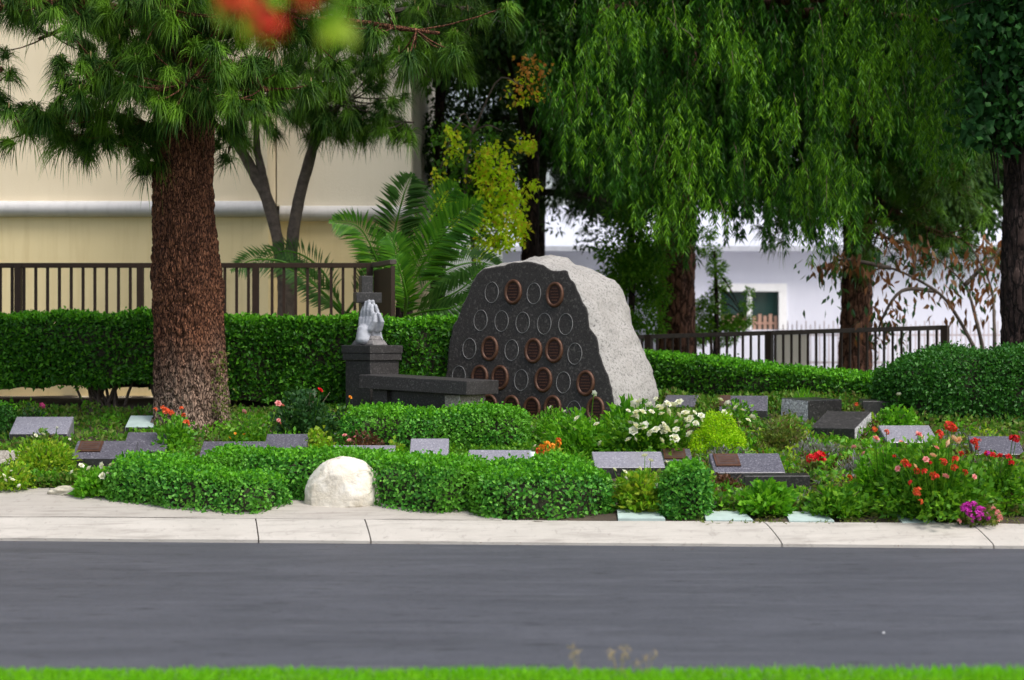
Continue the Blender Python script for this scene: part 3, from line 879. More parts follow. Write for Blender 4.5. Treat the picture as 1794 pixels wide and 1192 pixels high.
# concrete apron behind the kerb, its rear edge curving along the planting
edge = np.array([bed(px, py)[:2] for px, py in ((-260, 856), (-120, 857), (0, 858), (80, 857), (150, 862), (215, 868), (300, 876), (380, 884), (450, 884), (500, 872), (540, 858), (600, 855), (660, 860), (700, 868), (750, 878), (800, 890), (850, 902), (880, 912))])
edge = np.vstack([[-14, edge[0, 1] - 0.1], edge])
rows = []
K = 14
for (x, y) in spline(np.c_[edge, np.zeros(len(edge))], 90)[:, :2]:
    y0 = kerb_y(x) + 0.505
    y = max(y, y0 + 0.01)
    for q in range(K):
        t = q / (K - 1); yy = y0 + t * (y - y0)
        rows.append([x, yy, float(g(x, yy)) + 0.010 + 0.004 * float(vnoise(np.array([x * 2, yy * 2, 0.0])))])
    rows.append([x, y + 0.002, float(g(x, y)) - 0.08])
V = np.array(rows); k = K + 1
F = [(i * k + j, (i + 1) * k + j, (i + 1) * k + j + 1, i * k + j + 1) for i in range(89) for j in range(k - 1)]
o = part('pavement', V, F, M['pave'], None, False); o['kind'] = 'structure'

# pale yard between the fences and the far buildings
sheet('yard', np.linspace(-2, 40, 12), np.linspace(38, 49.5, 6), lambda X, Y: 0 * X + 1.066, M['paleyard'])

# ------------------------------------------------------------------ tan building behind the railings
D1, D2 = 31.0, 32.1                    # nearer wing, recessed bay
def wx(px, d): return (px - 897) / FOC * d
zb0, zb1 = EYE + (600 - 388) / FOC * D2, EYE + (600 - 361) / FOC * D2
bld = thing('stucco_building', 'large cream and tan stucco building with a pale cornice band behind the brown railing', 'building', (-4.0, D2, 1.0))
xl, xm, xr = -16.0, wx(470, D1), wx(720, D2)
mb = MB(); mb.box(((xl + xm) / 2, D1 + 6, (1.0 + zb0) / 2), (xm - xl, 12, zb0 - 1.0)); mb.build('lower_wall', M['stucco_lo'], bld)
mb = MB(); mb.box(((xl + xm) / 2, D1 + 6.02, (zb1 + 9.5) / 2), (xm - xl - 0.04, 12, 9.5 - zb1)); mb.build('upper_wall', M['stucco_up'], bld)
mb = MB(); mb.box(((xm + 0.002 + xr) / 2, D2 + 5.5, (1.0 + zb0) / 2), (xr - xm - .002, 11, zb0 - 1.0)); mb.build('lower_wall', M['stucco_lo'], bld)
mb = MB(); mb.box(((xm + 0.002 + xr) / 2, D2 + 5.52, (zb1 + 9.5) / 2), (xr - xm - .002, 11, 9.5 - zb1)); mb.build('upper_wall', M['stucco_pale'], bld)
def band(x0, x1, d, nm):
    hh = (zb1 - zb0) / 2
    prof = [(0.06, zb0), (-0.03, zb0)] + [(-0.03 - .13 * math.cos(q), zb0 + hh + hh * .97 * math.sin(q)) for q in np.linspace(-1.45, 1.45, 12)] + [(-0.02, zb1), (0.06, zb1)]
    V = []; k = len(prof)
    for x in (x0, x1):
        V += [[x, d + a, z] for a, z in prof]
    F = [(j, (j + 1) % k, k + (j + 1) % k, k + j) for j in range(k)] + [tuple(range(k - 1, -1, -1)), tuple(range(k, 2 * k))]
    part(nm, np.array(V), F, M['cornice'], bld)
band(xl, xm + 0.05, D1, 'cornice'); band(xm + 0.06, xr + .05, D2, 'cornice')
# parapet cap out of the frame so that the block is closed above
mb = MB(); mb.box(((xl + xr) / 2, D1 + 6, 9.6), (xr - xl + .3, 12.6, 0.2)); mb.build('roof', M['cornice'], bld)

# low tan retaining wall carrying the railing, with a projecting ledge near the ground
ret = thing('retaining_wall', 'low tan retaining wall with a ledge seen beneath the tall clipped hedge', 'wall', (-5.5, 27.0, 1.0))
mb = MB(); mb.box((-6.6, 27.1, 1.32), (10.3, 0.22, 0.76)); mb.build('wall_face', M['stucco_lo'], ret)
mb = MB(); mb.box((-6.6, 26.72, 1.00), (10.3, 0.62, 0.09)); mb.build('ledge', M['stucco_up'], ret)

# ------------------------------------------------------------------ railings
def railing(name, label, pts, ztops, zbot, spacing, posts_px=None, post_w=0.085, pick_w=0.036, rail_h=0.065, topmat=None, nposts=4):
    """pts: two plan points; ztops: rail height at each. Every picket and every post is a part."""
    a, b = np.array(pts[0], float), np.array(pts[1], float)
    L = np.linalg.norm(b - a); ang = math.atan2(b[1] - a[1], b[0] - a[0])
    t = thing(name, label, 'railing', (a[0], a[1], zbot))
    def zat(s): return ztops[0] + (ztops[1] - ztops[0]) * s / L
    # rails follow the slope
    slope = math.atan2(ztops[1] - ztops[0], L)
    R = Rz(ang) @ np.array([[math.cos(slope), 0, -math.sin(slope)], [0, 1, 0], [math.sin(slope), 0, math.cos(slope)]])
    mid = (a + b) / 2
    mb = MB(); mb.box((mid[0], mid[1], zat(L / 2) - rail_h / 2), (L + 0.04, 0.07, rail_h), R); mb.build('top_rail', topmat or M['fence'], t, bevel=0.006)
    mb = MB(); mb.box((mid[0], mid[1], zat(L / 2) - (ztops[0] - zbot) + 0.12), (L, 0.04, 0.04), R); mb.build('bottom_rail', M['fence'], t)
    hp = ztops[0] - zbot
    def unit(wd):
        m_ = MB(); m_.box((0, 0, -hp / 2), (wd, wd, hp), Rz(ang))
        V = np.concatenate(m_.V); return make_mesh('bar', V, m_.F, M['fence'])
    mp, mq = unit(pick_w), unit(post_w)
    posts = [L * i / nposts for i in range(nposts + 1)] if posts_px is None else posts_px
    for s in posts:
        p = a + (b - a) * s / L
        inst('post', mq, t, (p[0] - a[0], p[1] - a[1], zat(s) - 0.004 - zbot))
    s = spacing / 2
    while s < L:
        if min(abs(s - q) for q in posts) > post_w * 0.75:
            p = a + (b - a) * s / L
            inst('picket', mp, t, (p[0] - a[0], p[1] - a[1], zat(s) - 0.01 - zbot))
        s += spacing
    return t
dl = 27.0
zr = EYE + (600 - 461) / FOC * dl
x0, x1 = wx(-610, dl), wx(652, dl)
pp = [wx(q, dl) - x0 for q in (-610, -396, -182, 32, 246, 448, 648)]
railing('railing', 'straight brown steel railing with square pickets before the stucco building', [(x0, dl), (x1, dl)], [zr, zr], 1.68, 20.7 / FOC * dl, pp)
# the return towards the street: a solid sheet panel under a sloping worn rail
pr = thing('end_screen', 'solid dark brown steel panel closing the end of the railing', 'screen', (x1, dl, 1.4))
pa, pb = np.array([wx(657, dl), dl - 0.06]), np.array([wx(688, 25.9), 25.9])
ang = math.atan2(pb[1] - pa[1], pb[0] - pa[0]); Lp = np.linalg.norm(pb - pa); mid = (pa + pb) / 2
mb = MB(); mb.box((mid[0], mid[1], (1.4 + zr) / 2 - 0.05), (Lp, 0.03, zr - 1.4 - 0.1), Rz(ang)); mb.build('panel_sheet', M['fence'], pr)
mb = MB(); mb.box((mid[0], mid[1], zr - 0.03), (Lp + .05, 0.085, 0.06), Rz(ang)); mb.build('top_rail', M['rail_top'], pr, bevel=0.006)
mb = MB(); mb.box((pb[0], pb[1], (1.0 + zr) / 2 - .04), (0.05, 0.05, zr - 1.0 - .08), Rz(ang)); mb.build('post', M['fence'], pr)

A_, B_ = (wx(1040, 32.0), 32.0), (wx(1658, 29.0), 29.0)
LB = math.hypot(B_[0] - A_[0], B_[1] - A_[1])
railing('railing', 'brown ramp railing rising gently behind the back hedge under the weeping tree', [A_, B_],
        [EYE + 10.5 / FOC * 32.0, EYE + 30 / FOC * 29.0], 0.85, 0.131, [0.02, LB * 0.17, LB * 0.522, LB - 0.02], pick_w=0.03, post_w=0.10, topmat=M['rail_top'])

# ------------------------------------------------------------------ far pale buildings beyond the yard
DW = 50.0
def fz(py, d=DW): return EYE - (py - 600) / FOC * d
def fx(px, d=DW): return (px - 897) / FOC * d
wb = thing('pale_building', 'long pale lavender building with a low roof far beyond the ramp railing', 'building', (10, DW, 1.05))
ze = fz(440)
def wall_with_hole(xa, xb, za, zb_, hx0, hx1, hz0, hz1, d, mat, parent):
    mb = MB()
    mb.box(((xa + hx0) / 2, d + .1, (za + zb_) / 2), (hx0 - xa, .2, zb_ - za))
    mb.box(((hx1 + xb) / 2, d + .1, (za + zb_) / 2), (xb - hx1, .2, zb_ - za))
    mb.box(((hx0 + hx1) / 2, d + .1, (za + hz0) / 2), (hx1 - hx0, .2, hz0 - za))
    mb.box(((hx0 + hx1) / 2, d + .1, (hz1 + zb_) / 2), (hx1 - hx0, .2, zb_ - hz1))
    mb.build('wall', mat, parent)
hx0, hx1, hz0, hz1 = fx(1262), fx(1364), fz(578), fz(511)
wall_with_hole(fx(880), fx(2300), 1.05, ze, hx0, hx1, hz0, hz1, DW, M['white_wall'], wb)
mb = MB(); mb.box((fx(1590), DW + 5, (1.05 + ze) / 2 - .02), (fx(2300) - fx(880), .2, ze - 1.1)); mb.build('wall', M['white_wall'], wb)
# roof: a low pitch rising away from the eaves
V = np.array([[fx(870), DW - .45, ze - .02], [fx(2310), DW - .45, ze - .02], [fx(2310), DW + 4.5, ze + 1.25], [fx(870), DW + 4.5, ze + 1.25],
              [fx(870), DW - .45, ze + .10], [fx(2310), DW - .45, ze + .10], [fx(2310), DW + 4.5, ze + 1.40], [fx(870), DW + 4.5, ze + 1.40]])
part('roof', V, [(0, 3, 2, 1), (4, 5, 6, 7), (0, 1, 5, 4), (1, 2, 6, 5), (2, 3, 7, 6), (3, 0, 4, 7)], M['roofing'], wb)
win = MB()
fwid = 0.19
win.box(((hx0 + hx1) / 2, DW - .02, hz1 + fwid / 2), (hx1 - hx0 + 2 * fwid, .12, fwid)); win.box((hx0 - fwid / 2, DW - .02, (hz0 + hz1) / 2 - .003), (fwid, .12, hz1 - hz0 - .006))
win.box((hx1 + fwid / 2, DW - .02, (hz0 + hz1) / 2 - .003), (fwid, .12, hz1 - hz0 - .006)); win.box(((hx0 + hx1) / 2, DW - .01, (hz0 + hz1) / 2 - .003), (0.11, .1, hz1 - hz0 - .006))
wf = win.build('window_frame', M['white_paint'], wb)
wn = (hx0 + hx1) / 2
for xa, xb in ((hx0, wn - .06), (wn + .06, hx1)):
    mb = MB(); mb.box(((xa + xb) / 2, DW + .07, (hz0 + hz1) / 2), (xb - xa - .004, .02, hz1 - hz0 - .004)); mb.build('pane', M['glass'], wf)
    mb = MB()
    for q in range(5):
        mb.box((xa + (q + .5) * (xb - xa) / 5, DW + .035, hz0 + .17 + .02 * (q % 2)), ((xb - xa) / 8, .02, .34 + .04 * (q % 2)))
    mb.box(((xa + xb) / 2, DW + .018, hz0 + .16), (xb - xa - .02, .012, .05)); mb.build('shutter_slats', M['blind'], wf, kind='stuff')
# second pale block, nearer the middle and partly hidden by trees
b2 = thing('pale_outbuilding', 'white gabled outbuilding glimpsed between the trunks beside the window wall', 'building', (4.0, 46, 1.05))
mb = MB(); mb.box((fx(1130, 46), 47.5, (1.05 + fz(505, 46)) / 2), (1.7, 3, fz(505, 46) - 1.05)); mb.build('wall', M['white_wall'], b2)
xa, xb, zz = fx(1130, 46) - 1.0, fx(1130, 46) + 1.0, fz(505, 46)
V = np.array([[xa, 45.8, zz + .004], [xb, 45.8, zz + .004], [(xa + xb) / 2 + .4, 45.8, zz + .75], [xa, 49.2, zz + .004], [xb, 49.2, zz + .004], [(xa + xb) / 2 + .4, 49.2, zz + .75]])
part('roof', V, [(0, 1, 2), (5, 4, 3), (0, 2, 5, 3), (1, 4, 5, 2), (0, 3, 4, 1)], M['white_paint'], b2)
mb = MB()
bx = thing('utility_box', 'cream box standing behind the ramp railing near the window', 'utility box', (fx(1385, 42), 42, 1.06))
mb = MB(); mb.box((fx(1385, 42), 42, 1.06 + .42), (.62, .5, .84)); mb.build('cabinet', M['stucco_pale'], bx, bevel=.012)
mb = MB(); mb.box((fx(1385, 42), 42, 1.06 + .88), (.70, .58, .07)); mb.build('lid', M['cornice'], bx, bevel=.01)
# thin pale picket fence before the far wall
pf = thing('picket_fence', 'thin pale picket fence standing before the far lavender wall', 'fence', (fx(1365, 45), 45, 1.06))
mu = MB(); mu.box((0, 0, .52), (.022, .022, 1.04)); mesh_p = make_mesh('pale_picket', np.concatenate(mu.V), mu.F, M['pale_fence'])
xx = fx(1372, 45); k = 0
while xx < fx(1800, 45):
    inst('picket', mesh_p, pf, (xx - pf.location.x, 0, (0.12 if k % 2 else 0.04)))
    xx += 0.10; k += 1
for z in (.25, .85):
    mb = MB(); mb.box(((fx(1372, 45) + fx(1800, 45)) / 2, 45.03, 1.06 + z), (fx(1800, 45) - fx(1372, 45), .03, .035)); mb.build('rail', M['pale_fence'], pf)
# ------------------------------------------------------------------ memorial boulder with its niche plaques
YAW = math.radians(33)
TAN = np.array([math.cos(YAW), -math.sin(YAW), 0.0])
NF = nrm(np.array([-math.sin(YAW), -math.cos(YAW), 0.07]))
UPF = np.cross(TAN, NF) * -1
UPF = UPF if UPF[2] > 0 else -UPF
FO = at(925, 600, 23.9)
def on_face(px, py):
    d = np.array([(px - 897) / FOC, 1.0, -(py - 600) / FOC]); c = np.array([0, 0, EYE])
    t = (FO - c).dot(NF) / d.dot(NF)
    return c + d * t
outline = [(774, 775), (776, 720), (777, 690), (781, 655), (786, 625), (789, 598), (795, 572), (806, 553), (812, 532), (821, 512), (826, 494), (838, 478), (848, 469), (866, 467), (884, 464), (900, 460),
           (920, 459), (940, 460), (955, 464), (968, 473), (981, 474), (993, 476), (1000, 488), (1008, 496), (1014, 512), (1019, 530), (1029, 541), (1032, 556), (1034, 573), (1047, 590),
           (1051, 602), (1052, 618), (1058, 634), (1060, 648), (1066, 664), (1072, 682), (1076, 705), (1078, 740), (1078, 775)]
O3 = np.array([on_face(*p) for p in outline])
seg = np.r_[0, np.cumsum(np.linalg.norm(np.diff(O3, axis=0), axis=1))]
s = np.linspace(0, seg[-1], 170)
ring = np.stack([np.interp(s, seg, O3[:, i]) for i in range(3)], 1)
cen = O3.mean(0); cen = on_face(925, 640)
rad = nrm(ring - cen)
jag = fbm(np.c_[s * 8, s * 0, s * 0], 3) * 0.018
jag[:14] = 0; jag[-14:] = 0
ring = ring + rad * jag[:, None]
BK = -NF * [1, 1, 0]; BK = nrm(BK)
ker = np.exp(-np.linspace(-2, 2, 25) ** 2); ker /= ker.sum()
ring_s = np.stack([np.convolve(np.r_[np.full(12, ring[0, i]), ring[:, i], np.full(12, ring[-1, i])], ker, 'valid') for i in range(3)], 1)
mbld = thing('memorial_boulder', 'tall memorial boulder with a dark honed face of bronze ovals and a rough pale flank', 'boulder', (float(cen[0]), float(cen[1]), float(g(cen[0], cen[1]))))
deps = [0.0, 0.012, 0.05, 0.12, 0.22, 0.34, 0.47, 0.60, 0.73, 0.86, 0.98, 1.09, 1.18, 1.25, 1.30]
scl = [1.0, 1.008, 1.018, 1.028, 1.036, 1.042, 1.044, 1.040, 1.030, 1.012, 0.985, 0.94, 0.86, 0.72, 0.48]
rings = []
for k, (dp, sc_) in enumerate(zip(deps, scl)):
    bl = min(1.0, dp / .22); base_r = ring * (1 - bl) + ring_s * bl      # the sawn edge is ragged, the body behind it rounder
    r = cen + (base_r - cen) * sc_ + BK * dp
    if k > 1:
        a = min(1, (k - 1) / 3)
        r = r + rad * (fbm(r * [2.0, 2.0, 1.7] + 2, 4) * 0.060 * a)[:, None] + rad * (fbm(r * 11 + 4, 3) * 0.020 * a)[:, None] + BK * (fbm(r * 6 + 9, 2) * 0.012 * a)[:, None]
    rings.append(r)
V = np.concatenate(rings + [[cen + BK * 1.31]]); n = len(ring)
F = [(k * n + j, k * n + j + 1, (k + 1) * n + j + 1, (k + 1) * n + j) for k in range(len(rings) - 1) for j in range(n - 1)]
F = [f[::-1] for f in F]
last = (len(rings) - 1) * n
F += [(last + j + 1, last + j, len(V) - 1) for j in range(n - 1)]
part('rough_flank', V, F, M['granite_split'], mbld, True)
# the honed face: a shallow sheet of slightly hand-worked relief
fr = [cen + (ring - cen) * q for q in (1.0, 0.985, 0.9, 0.7, 0.4)]
V = np.concatenate(fr + [[cen]])
V = V + NF * np.r_[np.zeros(n), np.full(n, 0.006), np.full(3 * n, 0.007), 0.007][:, None]
F = [(k * n + j, k * n + j + 1, (k + 1) * n + j + 1, (k + 1) * n + j) for k in range(4) for j in range(n - 1)]
F += [(4 * n + j, 4 * n + j + 1, len(V) - 1) for j in range(n - 1)]
F += [(k * n + n - 1, k * n, (k + 1) * n, (k + 1) * n + n - 1) for k in range(4)] + [(5 * n - 1, 4 * n, len(V) - 1)]
part('honed_face', V, F, M['granite_face'], mbld)
RF = Matrix((TAN, UPF, NF)).transposed()     # columns: along, up, out
def oval_band(a, b, prof, n=40):
    """prof: (scale offset in metres, height) pairs swept round an ellipse a x b."""
    th = np.linspace(0, 2 * np.pi, n, endpoint=False); V = []
    for off, h in prof:
        V.append(np.stack([(a + off) * np.cos(th), (b + off) * np.sin(th), np.full(n, h)], 1))
    k = len(prof)
    F = [(i * n + j, i * n + (j + 1) % n, (i + 1) * n + (j + 1) % n, (i + 1) * n + j) for i in range(k - 1) for j in range(n)]
    return np.concatenate(V), F
EA, EB = 0.118, 0.146
V, F = oval_band(EA, EB, [(0.004, -.012), (0.003, 0.014), (-0.004, 0.027), (-0.018, 0.031), (-0.032, 0.025), (-0.037, 0.014)])
rim_me = make_mesh('plaque_rim', V, F, M['bronze_rim'], True)
th = np.linspace(0, 2 * np.pi, 40, endpoint=False)
V = np.r_[np.stack([(EA - .034) * np.cos(th), (EB - .034) * np.sin(th), np.full(40, .0135)], 1), [[0, 0, .0150]]]
field_me = make_mesh('plaque_field', V, [(j, (j + 1) % 40, 40) for j in range(40)], M['bronze_dark'])
def letter_mesh(seed):
    r = random.Random(seed); mb = MB()
    for q in range(5):
        y = 0.072 - q * 0.034; hw = (EA - .050) * math.sqrt(max(0.05, 1 - (y / (EB - .042)) ** 2)) * r.uniform(.7, 1.0)
        x = -hw
        while x < hw - .004:
            wd = min(r.uniform(.012, .03), hw - x)
            mb.box((x + wd / 2, y, .017), (wd, .0135, .006)); x += wd + .006
    return make_mesh('plaque_lettering', np.concatenate(mb.V), mb.F, M['bronze_letter'])
letters = [letter_mesh(k) for k in range(4)]
V, F = oval_band(0.094, 0.122, [(-.0035, .004), (-.002, .0105), (.002, .0105), (.0035, .004)], 36)
ring_me = make_mesh('niche_ring', V, F, M['etch'])
bz = [(558, 305), (830, 323), (405, 675), (690, 688), (825, 685), (340, 862), (472, 865), (755, 878), (1030, 900), (300, 1050), (400, 1052), (545, 1060), (680, 1070), (815, 1062), (1095, 1072)]
rg = [(418, 308), (693, 315), (345, 490), (482, 495), (620, 505), (760, 512), (900, 515), (272, 675), (548, 685), (960, 708), (203, 855), (610, 880), (885, 895), (953, 1085)]
ml = np.array(mbld.location)
for q, (X, Y) in enumerate(bz):
    p = on_face(750 + X / 3.724, 430 + Y / 3.724) + NF * .004 - ml
    o = inst('bronze_plaque', field_me, mbld, tuple(p), RF)
    inst('rim', rim_me, o, (0, 0, 0)); e = inst('lettering', letters[q % 4], o, (0, 0, 0)); e['kind'] = 'stuff'
for X, Y in rg:
    p = on_face(750 + X / 3.724, 430 + Y / 3.724) + NF * .004 - ml
    inst('niche_ring', ring_me, mbld, tuple(p), RF)

# ------------------------------------------------------------------ bench
bth = math.radians(32); bL, bW, bT = 1.47, 0.66, 0.155
U = np.array([math.cos(bth), -math.sin(bth), 0.0]); Wv = np.array([math.sin(bth), math.cos(bth), 0.0])
tilt = 0.04
Ux = nrm(U + [0, 0, -tilt]); Uz = np.cross(Ux, Wv); Uz = Uz if Uz[2] > 0 else -Uz
RB = np.stack([Ux, Wv, Uz], 1)
near = at(818, 668, 22.6)
bc = near - Ux * bL / 2 + Wv * bW / 2
gz = float(g(bc[0], bc[1]))
bench = thing('stone_bench', 'charcoal granite bench on two slab legs in front of the pedestal and boulder', 'bench', (bc[0], bc[1], gz))
mb = MB(); mb.box(bc - Uz * bT / 2, (bL, bW, bT), RB); mb.build('seat', M['granite_bench'], bench, bevel=.008)
for sgn, mt in ((-1, 'granite_bench'), (1, 'granite_tan')):  # one leg in paler granite, standing in for its lit end face
    c = bc + Ux * sgn * (bL / 2 - 0.24); zt = c[2] - bT - .002; hgt = zt - gz + .12
    mb = MB(); mb.box((c[0], c[1], zt - hgt / 2 - (0.012 if sgn > 0 else -.012)), (0.20, bW * .80, hgt), Rz(-bth), taper=1.0); mb.build('leg', M[mt], bench, bevel=.008)
c = bc; zt = c[2] - bT - .004; hgt = zt - gz + .12
mb = MB(); mb.box((c[0], c[1], zt - hgt / 2), (bL - .52, bW * .62, hgt), Rz(-bth)); mb.build('centre_block', M['granite_dark'], bench)

# ------------------------------------------------------------------ pedestal, cross, praying hands
pc = at(652, 605, 24.2); pz = pc[2]; pg = float(g(pc[0], pc[1]))
ped = thing('pedestal', 'square dark granite pedestal with a stepped cap behind the bench', 'pedestal', (pc[0], pc[1], pg))
R45 = Rz(math.radians(45))
def slab(parent, nm, w0, z0, z1, mat, bev=.008):
    mb = MB(); mb.box((pc[0], pc[1], (z0 + z1) / 2), (w0, w0, z1 - z0), R45); return mb.build(nm, mat, parent, bevel=bev)
slab(ped, 'cap', 0.515, pz - .095, pz, M['granite_bench'])
slab(ped, 'cap_moulding', 0.495, pz - .178, pz - .096, M['granite_bench'])
slab(ped, 'shaft', 0.445, pg - .05, pz - .179, M['granite_bench'])
cx_, cy_ = pc[0] - 0.085, pc[1] + 0.15
crs = thing('stone_cross', 'dark stone cross standing behind the praying hands on the pedestal', 'cross', (cx_, cy_, pz))
mb = MB(); mb.box((cx_, cy_, pz + .41), (.145, .10, .82), Rz(math.radians(28))); mb.build('upright', M['granite_dark'], crs, bevel=.008)
zbar = EYE - (522 - 600) / FOC * 24.3
mb = MB(); mb.box((cx_ + .02, cy_ - .002, zbar), (.33, .106, .125), Rz(math.radians(28))); mb.build('crossbar', M['granite_dark'], crs, bevel=.008)

# praying hands: two hands palm to palm, fingers upright, remeshed into one carving
hx, hy = pc[0] - .03, pc[1] - .03
hands = thing('praying_hands_statue', 'weathered white statue of two praying hands on the dark pedestal', 'statue', (hx, hy, pz))
bm = bmesh.new()
def capsule(a, b, r0, r1, k=7):
    pts = np.linspace(np.array(a), np.array(b), k)
    for q, p in enumerate(pts):
        r = r0 + (r1 - r0) * q / (k - 1)
        bmesh.ops.create_icosphere(bm, subdivisions=2, radius=r, matrix=Matrix.Translation(Vector(p)))
for sgn in (-1, 1):
    # y: side to side of the pair (palms meet at y=0); x: across the palm; z up
    def pt(x, y, z): return (x, sgn * y, z)
    # cuff / forearm, palm, heel
    capsule(pt(0.0, .075, .02), pt(-.005, .055, .13), .062, .060)
    for xx in (-.055, -.02, .02, .055):
        capsule(pt(xx * .75, .045, .12), pt(xx, .030, .25), .034, .029)
    for q, (xx, tip, rr) in enumerate(((.060, .415, .0215), (.021, .465, .0235), (-.019, .452, .0225), (-.056, .395, .019))):
        k1 = .25 + (tip - .25) * .45
        capsule(pt(xx, .028, .25), pt(xx * .95, .030, k1), rr * 1.12, rr)
        capsule(pt(xx * .95, .030, k1), pt(xx * .80, .020, tip - rr), rr * 1.02, rr * .78)
    capsule(pt(.060, .050, .13), pt(.098, .040, .215), .030, .025)
    capsule(pt(.098, .040, .215), pt(.088, .024, .300), .024, .017)
tmp = bpy.data.meshes.new('tmp_hands'); bm.to_mesh(tmp); bm.free()
to = bpy.data.objects.new('tmp_hands', tmp); COL.objects.link(to)
rm = to.modifiers.new('r', 'REMESH'); rm.mode = 'VOXEL'; rm.voxel_size = .0075
sm = to.modifiers.new('s', 'SMOOTH'); sm.factor = .5; sm.iterations = 2
dgr = bpy.context.evaluated_depsgraph_get()
hm = bpy.data.meshes.new_from_object(to.evaluated_get(dgr)); hm.name = 'hands'
bpy.data.objects.remove(to); bpy.data.meshes.remove(tmp)
hm.materials.clear(); hm.materials.append(M['marble'])
hm.polygons.foreach_set('use_smooth', np.ones(len(hm.polygons), bool))
o = inst('hands', hm, hands, (0, 0, .045), (0, math.radians(0), math.radians(-38)), (1.40, 1.5, 1.07))
mb = MB(); mb.box((hx, hy, pz + .03), (.36, .26, .06), Rz(math.radians(-38)), taper=.8); mb.box((hx, hy, pz + .085), (.27, .20, .05), Rz(math.radians(-38)), taper=.75)
mb.build('base', M['cast_base'], hands, bevel=.015)

# ------------------------------------------------------------------ pale boulder on the apron
rb = bed(601, 886); s_ = FOC / rb[1]
bm = bmesh.new(); bmesh.ops.create_icosphere(bm, subdivisions=6, radius=1.0)
Vb = np.array([v.co for v in bm.verts]); Fb = [tuple(v.index for v in f.verts) for f in bm.faces]; bm.free()
d_ = Vb.copy()
rr = 1 + .055 * fbm(d_ * 1.6 + 3.1, 3) + .014 * fbm(d_ * 7, 3) + .006 * fbm(d_ * 20, 2)
# a few broad split planes knock the ball into a boulder
for nv, off in (((-.70, -.30, .62), .92), ((.93, -.25, .12), .93), ((-.35, -.92, .1), .84), ((.1, -.9, .35), .97)):
    nv = nrm(np.array(nv)); q = (d_ * rr[:, None]) @ nv
    rr = np.where(q > off, rr - (q - off) * .8, rr)
Vb = d_ * rr[:, None]
Vb[:, 2] = np.where(Vb[:, 2] < -.15, -.15 + (Vb[:, 2] + .15) * .25, Vb[:, 2])
Vb = Vb * [70 / s_, .30, 82 / s_ * .90]
Vb[:, 0] += .02 * np.clip(Vb[:, 2], 0, 1) * -1
o = part('pale_boulder', Vb + rb + [0, .16, .06], Fb, M['cream_rock'], None, True)
tag(o, 'rounded cream boulder sitting on the concrete apron between two low hedges', 'boulder')

# pale rounded edging stone at the end of the planting
eb = bed(120, 870)
bm = bmesh.new(); bmesh.ops.create_icosphere(bm, subdivisions=4, radius=1.0)
Vb = np.array([v.co for v in bm.verts]); Fb = [tuple(v.index for v in f.verts) for f in bm.faces]; bm.free()
Vb = Vb * (1 + .18 * fbm(Vb * 2.2, 3))[:, None] * [.215, .17, .062]
o = part('edging_stone', Vb + eb + [0, .15, .03], Fb, M['edge_stone'], None, True)
tag(o, 'low pale mossy stone at the edge of the apron beneath the white flowers', 'stone')

